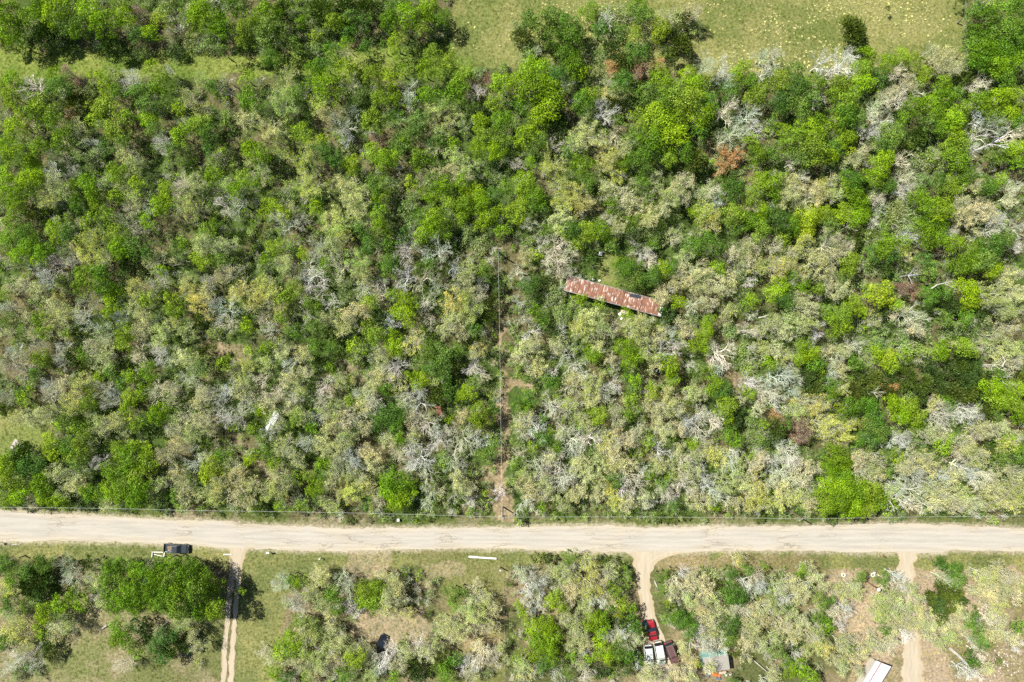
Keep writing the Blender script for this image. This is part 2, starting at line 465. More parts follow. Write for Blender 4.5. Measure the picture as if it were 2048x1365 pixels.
def leafy_crown(R, Hc, seed, size=.30, dens=1.0, low=-.35, inner=.15, elong=1.0, radial=False):
    rng = np.random.default_rng(seed)
    Cs = []; Ns = []
    ax = rng.uniform(.85, 1.15)
    for (x, y, z, lr) in crown_lobes(R, Hc, rng):
        n = int(4 * math.pi * lr * lr * dens / (size * size) * .50)
        d = unit(rng.normal(size=(n * 2, 3))); d = d[d[:, 2] > low][:n]
        n = len(d)
        # ruffled lobes, so the rim is uneven and lit and shaded tufts alternate
        ph = rng.uniform(0, 6, 3)
        ruf = 1 + .16 * np.sin(d[:, 0] * 7 + ph[0]) * np.sin(d[:, 1] * 7 + ph[1]) + .10 * np.sin(d[:, 2] * 9 + d[:, 0] * 6 + ph[2])
        r = lr * ruf * (1 - inner * rng.random(n) ** 2 * 2) + rng.normal(0, .07, n)
        p = d * r[:, None] * np.array([1, 1, .85]) + np.array([x * ax, y / ax, z])
        Cs.append(p); Ns.append(unit(d + rng.normal(0, .42, (n, 3))))
    C = np.concatenate(Cs); Nn = np.concatenate(Ns)
    s = size * rng.uniform(.6, 1.35, len(C))
    al = None
    if radial:
        out = unit(C - np.array([0, 0, Hc * .35])); al = unit(out + rng.normal(0, .35, C.shape)); Nn = unit(np.cross(al, unit(rng.normal(size=C.shape))))
    return leaf_quads(C, Nn, s, elong, al, rng)

class Tubes:
    def __init__(s): s.v = []; s.f = []; s.n = 0
    def seg(s, p, q, r0, r1, sides=3):
        p = np.array(p, float); q = np.array(q, float)
        d = q - p; L = np.linalg.norm(d)
        if L < 1e-6: return
        d /= L
        u = np.cross(d, [0, 0, 1.] if abs(d[2]) < .9 else [1., 0, 0]); u /= np.linalg.norm(u); w = np.cross(d, u)
        for k in range(sides):
            a = 2 * math.pi * k / sides
            o = u * math.cos(a) + w * math.sin(a)
            s.v.append(p + o * r0); s.v.append(q + o * r1)
        for k in range(sides):
            j = (k + 1) % sides
            s.f += [s.n + 2*k, s.n + 2*j, s.n + 2*j + 1, s.n + 2*k + 1]
        s.n += sides * 2
    def out(s): return np.array(s.v), np.array(s.f)

def skeleton(R, Ht, seed, depth=5, thick=1.0, twigs=3, spread=1.0, low=.28):
    """trunk tubes, branch tubes, twig tip points"""
    rng = random.Random(seed)
    tr = Tubes(); br = Tubes(); tips = []
    base_r = (.05 + .042 * R) * thick
    th = Ht * low
    top = (rng.uniform(-.1, .1) * R, rng.uniform(-.1, .1) * R, th)
    tr.seg((0, 0, -.15), (top[0]*.4, top[1]*.4, th*.5), base_r * 1.25, base_r, 6)
    tr.seg((top[0]*.4, top[1]*.4, th*.5), top, base_r, base_r * .85, 6)
    reach = math.hypot(R, Ht - th)
    def grow(p, d, L, r, k):
        p = Vector(p); d = Vector(d)
        nseg = 2 if k <= 2 else 1
        for i in range(nseg):
            dd = (d + Vector((rng.gauss(0, .10), rng.gauss(0, .10), rng.gauss(0, .07)))).normalized()
            q = p + dd * (L / nseg)
            rr = max(r * .85, .022)
            (tr if k == 0 else br).seg(p, q, r, rr, 5 if k == 0 else (4 if k == 1 else 3))
            r = rr; p = q; d = dd
            if k >= 1 and k < depth and rng.random() < .7:                 # side shoot
                a = rng.uniform(0, 6.28)
                sd = (d * .55 + Vector((math.cos(a), math.sin(a), rng.uniform(-.1, .6))) * .75).normalized()
                grow(p, sd, L * .52, max(r * .5, .02), k + 2 if k + 2 <= depth else depth)
        if k < depth:
            nb = 3 if (k == 0 or rng.random() < .35) else 2
            a0 = rng.uniform(0, 6.28)
            for j in range(nb):
                a = a0 + j * 6.28 / nb + rng.uniform(-.4, .4)
                u = d.cross(Vector((0, 0, 1))); u = u.normalized() if u.length > .05 else Vector((1, 0, 0))
                w = d.cross(u)
                s = rng.uniform(.30, .62) * spread
                nd = (d + (u * math.cos(a) + w * math.sin(a)) * s + Vector((0, 0, .02))).normalized()
                grow(p, nd, L * rng.uniform(.6, .82), r * .72, k + 1)
        else:
            for j in range(twigs):
                a = rng.uniform(0, 6.28); 
                nd = (d + Vector((math.cos(a), math.sin(a), rng.uniform(-.3, .8))) * rng.uniform(.4, .9)).normalized()
                q = p + nd * rng.uniform(.28, .6)
                br.seg(p, q, .014, .008, 3)
                tips.append(tuple(q)); tips.append(tuple(p))
    nl = rng.choice((4, 5, 5, 6))
    a0 = rng.uniform(0, 6.28)
    unitL = reach / (1 + .72 + .72**2 + .72**3 + .5) 
    for j in range(nl):
        a = a0 + j * 6.28 / nl + rng.uniform(-.3, .3)
        el = rng.uniform(.25, .8) if j else 1.2
        d = Vector((math.cos(a) * math.cos(el), math.sin(a) * math.cos(el), math.sin(el)))
        # aim limbs so the crown spreads to radius R
        d = Vector((d.x * R, d.y * R, d.z * (Ht - th))).normalized()
        grow(top, d, unitL * rng.uniform(.85, 1.15), base_r * .62, 0 if j < 0 else 1)
    return tr.out(), br.out(), np.array(tips)

def fit(vs, R, Ht):
    """scale branch vertices so that the crown really has radius R and height Ht"""
    allv = np.concatenate(vs)
    rr = np.percentile(np.hypot(allv[:, 0], allv[:, 1]), 97); hh = allv[:, 2].max()
    k = np.array([R / rr, R / rr, Ht / hh])
    return [v * k for v in vs]

def join_arrays(parts):
    """parts: list of (verts, quadfaces, matindex)"""
    V = []; F = []; MI = []; n = 0
    for v, f, mi in parts:
        V.append(v); F.append(f + n); MI.append(np.full(len(f) // 4, mi)); n += len(v)
    return np.concatenate(V), np.concatenate(F), np.concatenate(MI)

def height_of(kind, R):
    return {'leafy': 3.1 + 1.5 * R, 'cedar': 2.2 + 1.25 * R, 'shrub': .9 + .95 * R, 'budding': 3.4 + 1.35 * R, 'bare': 3.2 + 1.3 * R, 'dead': 2.2 + 1.2 * R, 'snag': 4.5 + .8 * R}[kind]

PROTO = {}     # kind -> list of (R, Ht, {'trunk': mesh, 'crown': mesh}, joined mesh for the thicket)
def add_proto(kind, R, Ht, trunk, crown, m_tr, m_cr, m_tri, m_cri, extra=None):
    """trunk / crown: list of (v, f, matslot) ; single-mesh kinds pass trunk None"""
    d = {}
    if trunk is not None:
        d['trunk'] = np_mesh(kind + '_trunk', trunk[0], trunk[1], 4, m_tr)
    V, F, MI = join_arrays(crown)
    d['crown'] = np_mesh(kind + '_crown', V, F, 4, m_cr, MI)
    parts = list(crown) + ([(trunk[0], trunk[1], len(m_cri))] if trunk is not None else [])
    V, F, MI = join_arrays(parts)
    d['all'] = np_mesh(kind + '_whole', V, F, 4, m_cri + ([m_tri] if trunk is not None else []), MI)
    PROTO.setdefault(kind, []).append((R, Ht, d))

def build_protos():
    sd = 100
    for R, cnt in ((1.3, 4), (1.9, 4), (2.5, 4), (3.3, 3)):
        for k in range(cnt):
            sd += 1
            Ht = height_of('leafy', R)
            (tv, tf), _, _ = skeleton(R, Ht * .8, sd, depth=2, twigs=0)
            v, f = leafy_crown(R, Ht, sd, size=.175 if R < 3 else .20, dens=.95, low=-.15)
            add_proto('leafy', R, Ht, (tv, tf), [(v, f, 0)], M['bark'], [M['leaf_o']], M['bark'], [M['leaf_i']])
    for R, cnt in ((1.3, 3), (1.9, 3), (2.6, 3)):
        for k in range(cnt):
            sd += 1
            Ht = height_of('cedar', R)
            (tv, tf), _, _ = skeleton(R, Ht * .7, sd, depth=2, twigs=0)
            v, f = leafy_crown(R, Ht, sd, size=.16, dens=.62, elong=2.8, radial=True, inner=.3)
            add_proto('cedar', R, Ht, (tv, tf), [(v, f, 0)], M['bark'], [M['needle_o']], M['bark'], [M['needle_i']])
    for R, cnt in ((1.1, 3), (1.7, 3), (2.4, 2)):
        for k in range(cnt):
            sd += 1
            Ht = height_of('shrub', R)
            (tv, tf), (bv, bf), tips = skeleton(R, Ht, sd, depth=4 if R > 1.5 else 3, twigs=2, low=.1, thick=.6)
            tv, bv = fit([tv, bv], R * .95, Ht * .95)
            v, f = leafy_crown(R, Ht, sd, size=.19, dens=.62, inner=.4, low=-.1)
            add_proto('shrub', R, Ht, None, [(v, f, 0), (bv, bf, 1), (tv, tf, 1)], None, [M['leaf_o'], M['bark_pale']], None, [M['leaf_i'], M['bark_pale']])
    for kind, sizes in (('budding', ((1.4, 3), (2.1, 4), (2.8, 4), (3.4, 2))), ('bare', ((1.2, 3), (1.9, 4), (2.6, 4), (3.4, 3))), ('dead', ((1.2, 2), (1.9, 2)))):
        for R, cnt in sizes:
            for k in range(cnt):
                sd += 1
                Ht = height_of(kind, R)
                dep = 5 if R > 1.5 else 4
                (tv, tf), (bv, bf), tips = skeleton(R, Ht, sd, depth=dep, twigs=2, thick=1.45 if kind == 'bare' else 1.6)
                tv, bv, tips = fit([tv, bv, tips], R, Ht)
                rng = np.random.default_rng(sd)
                if kind == 'bare':
                    add_proto(kind, R, Ht, (tv, tf), [(bv, bf, 0)], M['bark_bare_o'], [M['bark_bare_o']], M['bark_bare_i'], [M['bark_bare_i']])
                    continue
                per = 2.6 if kind == 'budding' else 3.4
                want = int(R * R * (330 if kind == 'budding' else 520))
                idx = rng.integers(0, len(tips), want)
                C = tips[idx] + rng.normal(0, .17, (want, 3))
                # blossom tufts gather on some boughs more than on others
                keep = fbm(C[:, 0] * 1.1 + 40, C[:, 1] * 1.1 + C[:, 2] * .7, sd) > (.44 if kind == 'budding' else .25)
                C = C[keep]
                v, f = leaf_quads(C, unit(rng.normal(size=C.shape) + [0, 0, .9]), rng.uniform(.07, .145, len(C)), 1.2, None, rng)
                add_proto(kind, R, Ht, (tv, tf), [(v, f, 0), (bv, bf, 1)], M['bark_pale'], [M['leaf_o'], M['bark_pale']], M['bark_pale'], [M['leaf_i'], M['bark_pale']])
    for k in range(5):
        sd += 1; R = 1.5; Ht = height_of('snag', R)
        (tv, tf), (bv, bf), tips = skeleton(R, Ht, sd, depth=2, twigs=0, thick=1.0, low=.45)
        tv, bv = fit([tv, bv], R, Ht)
        add_proto('snag', R, Ht, (tv, tf), [(bv, bf, 0)], M['bark_bare_o'], [M['bark_bare_o']], M['bark_bare_i'], [M['bark_bare_i']])
build_protos()

# species code: kind, object name, list of linear albedo tints, label words
SPEC = {
    'G': ('leafy', [(.150, .265, .006), (.180, .30, .008), (.112, .215, .008), (.165, .265, .02)]),
    'L': ('leafy', [(.22, .32, .015), (.19, .30, .012)]),
    'D': ('leafy', [(.080, .175, .014), (.062, .14, .018), (.105, .185, .03)]),
    'K': ('cedar', [(.068, .115, .018), (.085, .12, .02), (.055, .10, .022)]),
    'S': ('shrub', [(.165, .25, .055), (.135, .22, .055), (.19, .255, .085)]),
    'Y': ('budding', [(.39, .43, .08), (.35, .40, .07), (.41, .41, .10)]),
    'P': ('budding', [(.37, .40, .175), (.34, .38, .15), (.40, .39, .21), (.27, .35, .10)]),
    'B': ('bare', [(.62, .62, .50), (.58, .59, .48), (.62, .61, .49), (.52, .57, .40)]),
    'R': ('dead', [(.21, .12, .08), (.19, .11, .08)]),
    'O': ('dead', [(.38, .21, .065), (.34, .19, .065)]),
    'W': ('snag', [(.46, .45, .39)]),
}
OBJ_NAME = {'leafy': 'leafy_tree', 'cedar': 'cedar_tree', 'shrub': 'shrub', 'budding': 'budding_tree', 'bare': 'bare_tree', 'dead': 'dead_bush', 'snag': 'dead_snag'}

TREES = """
@0 0
G 5 10 12;G 22 16 11;G 6 23 10;G 42 9 12;G 56 5 9;G 71 9 10;D 64 19 9;G 84 18 12;G 100 13 9;G 94 6 6;R 110 9 6;L 128 17 8;S 131 6 9;S 147 14 8;G 156 13 9;G 164 11 13;G 176 21 10;G 197 25 11;D 189 5 10;G 121 27 7;S 165 34 10;S 150 31 8;S 138 40 8;K 87 34 9;D 112 28 9;S 111 40 8;S 80 36 7;G 62 27 6;D 50 20 10;G 13 33 8;K 35 25 11;S 45 34 6;K 195 40 8;G 33 4 9;K 27 37 6;D 178 41 7;K 6 36 7
G 9 63 8;B 26 68 12;D 48 69 11;R 55 59 8;G 43 59 6;G 85 68 10;S 88 60 7;B 102 63 11;L 123 53 7;B 134 56 5;P 161 64 7;B 181 63 6;G 130 68 10;D 112 74 10;S 72 70 8;Y 149 77 9;G 8 77 10;G 34 83 11;G 27 90 9;G 42 97 8;K 60 80 9;L 70 83 6;G 83 85 10;D 94 74 8;D 118 84 9;D 133 83 8;G 143 87 7;Y 160 88 8;O 56 91 5;P 61 102 8;G 13 101 10;L 76 96 8;G 92 103 12;G 102 94 7;G 119 96 8;D 125 103 9;B 130 112 9;B 145 98 6;G 144 108 9;G 159 100 10;D 168 107 10;G 197 63 7;G 199 80 10;P 195 96 8;S 180 94 9;D 172 70 8;W 184 73 5;G 49 112 10;G 31 118 8;G 12 123 11;G 5 115 7;S 62 113 8;B 73 115 8;P 75 123 6;P 99 121 10;P 108 130 9;S 56 126 8;D 85 118 8;D 138 120 8;S 152 121 9;D 168 121 7;G 199 119 8;P 199 126 6;S 170 131 9;S 185 129 8;G 25 131 9;G 90 134 6;K 153 133 7;B 42 124 6;G 74 61 5;D 100 114 7;K 182 109 7;B 5 94 5
@1 0
G 8 10 10;D 10 22 12;S 7 33 10;K 20 8 9;K 52 8 13;K 72 5 10;G 63 17 8;D 76 14 7;K 90 5 10;D 86 17 8;L 47 30 6;S 43 40 9;D 60 41 8;D 75 28 8;G 73 35 6;G 108 16 9;G 121 11 10;G 138 7 9;G 131 21 8;G 149 14 8;S 141 25 7;K 137 13 8;D 109 5 7;D 88 39 7;G 37 18 6;K 20 27 6;W 20 36 4;D 28 35 9;D 13 46 9;K 38 48 5
G 112 34 9;D 102 37 5;B 71 45 9;G 72 53 9;D 55 52 8;G 47 58 10;G 56 70 13;P 22 65 12;P 20 80 12;D 32 76 9;Y 50 85 8;G 94 60 9;G 106 63 10;G 117 56 7;B 76 66 9;D 82 78 9;G 100 77 8;G 112 79 6;B 122 70 10;B 123 80 7;G 142 44 9;G 155 50 8;G 135 55 8;G 147 58 8;G 164 62 9;S 178 57 7;R 187 62 5;G 196 67 10;G 137 76 9;G 160 75 12;B 177 73 7;D 172 86 7;G 190 84 7;P 148 83 9;P 160 90 12;P 140 90 8;P 166 98 8;G 93 96 11;D 114 95 8;D 130 98 11;D 122 108 9;G 180 98 8;G 196 96 9;G 181 108 8;P 60 92 10;B 78 90 8;B 68 100 11;B 72 109 8;S 24 94 8;P 10 100 12;P 18 112 10;L 36 106 10;G 52 112 6;K 85 88 8;P 8 90 7;R 97 112 8;K 38 95 6;Y 35 124 12;Y 46 118 8;D 55 122 10;S 72 118 9;D 66 130 7;L 94 122 10;G 104 128 9;D 116 117 9;G 119 112 6;G 132 127 10;G 112 123 7;G 76 132 8;P 142 120 7;P 145 106 8;D 142 113 7;P 160 122 9;P 168 132 10;G 158 115 6;G 178 120 8;G 196 112 9;G 192 122 8;S 188 131 8;G 5 122 9;P 5 134 7;D 148 112 6;K 12 130 7
@2 0
S 4 20 6;D 14 17 9;D 25 18 12;D 35 13 9;D 44 20 11;D 33 27 12;D 47 30 12;S 60 34 8;D 42 42 9;K 8 30 9;S 14 38 10;B 18 43 7;G 12 58 10;G 4 66 9;K 55 28 6;S 57 45 7
G 62 8 8;S 73 12 12;S 80 20 12;S 90 10 9;D 103 12 10;G 100 3 9;B 75 15 7;D 70 24 8;D 88 26 8;Y 115 16 8;P 122 13 8;S 135 13 12;L 119 24 10;S 112 28 10;K 140 15 8;P 145 8 7;S 148 21 8;G 63 18 5;K 136 36 10;K 130 28 8;S 124 40 8;K 128 48 6;D 100 42 11;K 90 48 9;S 70 44 9;S 65 55 8;K 80 40 8;O 81 54 7;R 103 54 9;O 118 51 6;L 98 28 8
G 20 55 12;G 15 70 14;G 30 72 13;G 48 52 11;D 38 60 9;G 55 58 7;G 28 85 13;G 20 95 12;D 8 85 8;G 12 108 11;D 22 114 9;K 38 98 9;D 56 82 10;G 62 76 8;B 42 66 7;Y 76 70 11;D 88 66 10;S 96 62 7;K 102 70 8;G 120 65 12;D 110 75 12;G 128 74 13;D 122 87 11;K 97 82 8;K 82 85 7;B 74 89 12;D 86 98 6;G 104 97 10;G 118 96 14;G 133 95 12;G 126 108 14;G 112 112 13;D 98 110 10;G 140 60 8;G 147 68 9;G 143 80 12;D 157 82 10;G 152 93 10;D 150 105 8;B 155 52 11;B 170 54 9;B 172 65 9;G 182 58 9;G 190 65 8;B 200 45 8;B 201 58 8;G 196 76 9;L 156 63 4;K 165 70 7;D 175 75 9;B 172 88 11;B 190 92 12;B 178 105 14;B 168 112 9;B 192 102 10;G 192 112 7;G 197 123 8;B 83 107 10;P 60 105 14;P 50 115 10;B 33 115 7;D 45 122 7;S 35 107 7;O 176 125 10;O 168 133 7;D 110 122 9;D 102 128 11;G 125 126 8;D 138 120 9;K 148 128 10;Y 34 128 12;Y 28 134 7;Y 80 124 10;Y 74 132 10;G 57 132 10;G 88 132 7;P 90 118 7;B 5 131 8;G 15 130 6;K 140 112 6
@3 0
K 68 22 11;K 72 25 10;K 69 29 7;K 155 1 4;K 96 7 2
D 165 9 8;G 175 14 11;G 190 10 12;G 200 5 9;G 165 24 8;G 178 27 9;G 190 26 11;G 163 38 8;G 175 40 10;G 187 40 12;G 200 32 9;G 170 50 9;G 183 52 11;G 197 50 10;G 200 20 8;D 171 22 6;K 190 56 8;G 190 62 9
B 6 44 8;B 4 55 6;B 42 50 12;B 52 55 13;B 62 48 12;B 68 42 7;G 80 45 8;G 108 46 8;G 116 48 7;G 96 50 8;G 75 55 9;D 22 56 8;G 10 65 10;D 24 68 10;G 38 66 8;G 58 68 9;G 75 68 10;G 65 80 10;G 54 75 8;D 80 58 8;D 92 60 8;B 105 56 9;S 98 68 7;P 113 66 7;B 108 72 12;B 120 70 8;P 140 44 9;P 130 40 7;P 138 53 10;P 150 53 9;G 125 60 8;G 140 68 8;K 157 62 8;B 168 66 10;S 178 65 8;D 152 75 7;G 142 78 9;G 132 82 8;B 105 78 9;B 96 78 8;P 100 73 6;D 10 80 10;D 25 85 11;D 36 78 8;B 40 79 7;D 62 92 12;G 55 98 9;D 72 95 9;G 40 96 7;B 88 85 9;B 82 92 8;B 92 97 11;B 84 105 8;G 107 95 6;G 118 85 9;G 134 92 9;D 128 98 8;G 148 95 11;G 155 88 7;G 170 80 10;G 185 78 10;G 196 76 9;G 192 92 11;G 180 90 8;G 35 106 13;G 22 110 11;G 38 118 13;G 12 104 7;D 28 125 11;L 62 110 9;D 55 118 8;G 50 125 8;B 75 104 6;D 100 108 11;D 92 115 9;S 85 112 8;K 110 118 7;K 122 108 9;S 120 115 9;G 140 102 8;L 150 108 8;G 155 115 9;G 145 118 8;B 170 95 9;B 172 108 13;B 182 100 12;B 185 100 11;B 196 108 12;W 182 114 10;B 165 120 9;D 200 98 8;G 152 128 10;S 130 125 9;B 108 128 9;G 92 130 10;P 70 128 8;S 118 130 8;D 178 125 8;G 190 122 9;G 200 118 8;G 200 130 7;S 140 132 8;B 20 130 6;P 75 121 6;L 66 122 6;D 3 122 8
@0 1
G 5 6 9;G 22 8 10;G 28 2 8;G 5 22 8;G 15 18 10;G 15 28 8;P 45 8 12;P 30 20 9;Y 38 25 9;P 50 18 8;K 25 35 7;G 58 15 8;G 70 12 9;G 76 23 9;D 62 28 7;S 85 10 8;L 93 21 7;P 98 10 6;L 110 12 8;P 105 22 8;B 103 28 9;B 118 30 8;G 133 15 8;G 128 28 9;S 120 20 8;B 145 10 10;P 155 10 8;S 163 16 9;S 175 20 7;Y 153 30 10;P 145 26 8;B 190 25 12;B 178 28 8;G 190 15 8;G 170 4 8;G 195 5 7;P 183 12 6;G 95 3 8;B 40 1 8;B 57 2 6
G 10 40 8;P 3 43 6;D 20 50 9;G 8 55 9;G 22 60 9;G 35 65 8;G 15 68 8;G 30 72 6;L 68 42 6;G 43 48 9;S 52 48 8;G 75 36 7;G 88 37 7;B 96 40 6;G 118 40 7;B 110 45 7;G 92 52 9;G 95 62 9;D 104 62 10;K 102 72 9;Y 64 58 8;Y 75 55 10;Y 70 68 10;Y 82 68 8;Y 78 76 7;D 55 55 8;B 50 66 7;B 30 78 9;B 45 75 10;B 57 72 8;B 35 86 9;S 48 88 8;D 65 80 6;G 68 85 9;D 80 82 9;G 65 92 8;G 82 92 9;S 98 85 8;P 122 72 10;B 128 82 7;S 112 80 5;G 130 80 6;B 126 90 7;G 148 60 6;D 118 65 7;S 144 70 8;K 150 75 7;G 165 48 7;G 172 44 6;P 165 60 11;P 180 62 9;L 162 72 9;D 178 72 8;S 190 68 8;K 195 55 7;P 178 82 9;S 175 58 6;S 192 82 7;Y 112 96 11;L 118 103 8;G 90 103 9;L 138 103 8;Y 150 95 10;Y 158 108 10;B 165 88 8;P 150 88 7;P 165 98 9;Y 195 95 11;Y 188 100 9;Y 202 108 7;G 140 112 8;B 178 112 13;B 170 105 6;B 183 122 8;D 152 106 6;S 8 90 8;P 18 92 8;P 10 75 8;P 30 95 8;G 5 100 6;B 70 105 8;B 65 115 9;P 42 108 8;P 50 115 9;Y 45 102 7;B 5 110 7;D 8 120 8;K 10 115 5;P 22 118 7;G 32 118 7;P 40 122 10;P 50 126 8;G 87 115 6;P 108 110 10;P 115 120 9;B 95 118 7;B 72 125 8;S 62 122 7;G 35 130 7;P 25 130 7;P 5 130 7;G 55 131 5;B 85 130 8;G 100 132 8;P 130 130 12;P 148 128 10;Y 140 120 8;K 158 120 6;S 170 130 8;G 198 125 7;P 110 130 7;D 92 108 5;W 146 74 6;W 47 61 3
@1 1
G 2 10 6;Y 35 8 12;Y 45 12 12;P 72 12 11;P 82 18 12;P 78 28 12;P 60 38 11;P 70 43 11;Y 25 32 8;G 12 30 9;S 30 18 8;S 22 20 7;D 50 20 8;G 48 30 7;B 22 42 11;B 35 40 8;L 22 35 8;D 96 12 9;G 100 20 8;D 98 28 7;S 108 10 8;S 110 20 9;P 88 40 8;D 85 48 8;G 98 36 8;G 100 46 8;S 106 37 6;P 62 52 8;Y 70 52 8;B 130 3 3;L 124 10 7;S 118 8 6;P 150 5 12;P 165 3 9;G 150 12 9;G 165 10 8;D 140 8 8;G 175 18 9;G 180 25 9;G 155 28 9;G 168 28 8;D 190 20 8;G 142 22 7;G 135 18 7;S 125 22 8;S 118 30 9;D 130 35 7;G 142 40 10;S 125 40 8;L 186 38 9;G 165 38 7;K 162 33 5;G 150 45 9;S 160 45 8;L 198 34 8;L 178 45 6;S 170 50 9;S 180 60 10;G 197 48 7;G 200 15 7;B 125 50 6;D 120 52 8;G 135 50 9;S 150 55 7;S 110 45 7;D 105 60 7;D 90 60 9;K 140 60 8;K 155 60 6
G 15 62 8;S 28 62 8;B 48 62 10;G 38 67 6;P 58 65 9;B 60 70 7;P 20 75 10;G 8 72 6;B 45 82 11;B 50 90 13;B 40 86 7;P 28 82 8;B 65 80 10;P 80 75 12;P 85 82 9;G 55 75 6;S 70 88 8;B 118 65 11;B 128 62 9;B 145 65 13;B 148 72 8;B 120 72 7;K 150 78 8;D 108 75 9;D 140 75 8;D 130 80 7;B 120 85 12;B 132 88 12;B 145 92 8;D 105 82 7;B 100 90 8;B 98 100 8;B 112 98 9;B 85 95 9;P 88 88 6;B 160 78 8;P 165 90 10;P 170 80 9;Y 155 105 12;Y 168 105 12;P 175 98 9;P 160 120 11;P 170 115 10;P 178 110 7;P 150 128 8;P 165 130 8;B 135 105 9;B 138 118 8;G 120 105 9;G 110 100 7;G 118 115 10;S 125 110 6;G 92 105 7;Y 5 90 9;Y 12 98 9;Y 15 110 10;Y 5 100 7;G 30 95 8;G 22 102 7;S 28 110 9;B 38 100 8;G 45 108 8;B 40 115 9;S 50 100 6;B 60 105 8;S 72 102 8;S 65 112 8;P 75 115 9;P 85 110 8;S 95 112 8;K 100 120 8;G 90 125 7;B 108 120 8;B 10 128 8;B 5 118 6;P 70 125 9;D 48 125 8;K 60 132 8;P 55 118 7;D 32 130 8;G 95 132 8;P 130 132 8;D 185 82 7;K 192 92 8;K 190 105 8;K 188 118 7;D 175 128 7;G 182 78 7;D 135 130 7;B 105 128 6;G 108 131 6;K 78 132 5;P 85 100 6;S 5 80 6;S 193 67 6;B 180 90 6;G 20 118 6
@2 1
G 10 10 10;G 18 22 10;G 6 28 8;D 22 28 7;Y 38 12 10;Y 52 18 12;Y 45 25 12;Y 55 28 9;P 40 38 12;P 62 25 7;D 45 5 7;D 60 8 9;P 75 12 9;Y 85 6 7;K 72 22 6;P 75 18 7;P 90 20 9;P 95 28 9;B 85 28 7;S 98 12 7;P 115 8 8;P 130 15 10;P 125 25 10;P 135 22 9;P 140 8 8;D 105 8 7;S 108 18 8;P 112 38 9;P 105 40 7;K 118 45 8;P 120 32 7;B 160 15 8;B 165 22 8;P 155 18 7;D 178 15 10;K 175 8 8;G 198 8 8;G 193 20 8;P 192 28 6;Y 155 32 10;Y 160 42 10;G 150 35 8;G 178 35 10;G 192 40 10;G 200 32 8;D 180 45 9;G 200 48 8;D 148 60 9;D 158 55 8;S 138 60 8;D 165 62 8;P 195 58 9;P 185 62 9;P 175 68 8;G 80 28 7;D 85 35 5;P 85 45 8;B 78 38 7;G 70 48 9;G 62 50 9;D 48 48 9;G 42 50 7;G 95 42 7;G 78 52 7;S 98 50 7;S 20 50 7;L 5 38 7;B 12 43 7;G 28 48 6;S 32 52 8;S 10 58 7;B 26 55 7;P 130 52 7;S 110 52 7;S 118 57 7;K 105 58 7
B 35 60 11;B 38 72 13;B 30 68 9;B 45 65 8;G 52 60 6;B 38 82 9;B 48 84 7;P 119 101 7;K 60 65 6;L 18 68 6;P 10 68 7;B 5 82 8;B 10 88 7;K 20 85 8;D 15 92 9;S 30 92 8;D 62 72 6;B 105 65 11;B 112 72 9;D 92 78 9;G 85 72 6;D 98 85 10;G 112 60 6;D 112 85 9;G 120 80 8;D 88 90 7;K 103 92 6;D 80 62 7;P 140 70 10;P 145 80 12;P 150 88 12;P 135 78 7;D 128 78 7;G 165 78 7;P 182 80 8;P 190 72 9;P 155 95 13;P 165 90 10;P 175 88 8;P 120 100 8;P 130 92 8;G 132 105 7;S 155 86 4;Y 198 78 8;P 175 95 6;B 190 90 6;G 192 105 7;G 158 120 6;B 145 108 9;B 160 108 7;P 172 112 8;S 185 100 8;B 192 115 6;K 125 115 8;S 115 117 8;D 120 110 5
S 35 100 9;S 15 102 8;G 55 103 6;G 70 107 6;S 42 112 9;G 18 112 7;B 5 105 6;S 40 118 8;B 8 118 10;S 5 110 6;D 25 120 8;B 15 130 8;Y 55 125 9;P 65 118 11;P 72 125 10;B 78 128 9;P 60 132 8;Y 52 128 6;P 98 130 13;P 105 122 10;P 92 122 8;G 92 115 6;P 118 132 8;B 128 128 7;P 135 122 6;S 145 118 8;P 140 130 8;G 155 128 8;S 175 128 8;B 190 128 8;P 198 130 7;K 32 128 6;S 50 108 6;D 185 108 6
@3 1
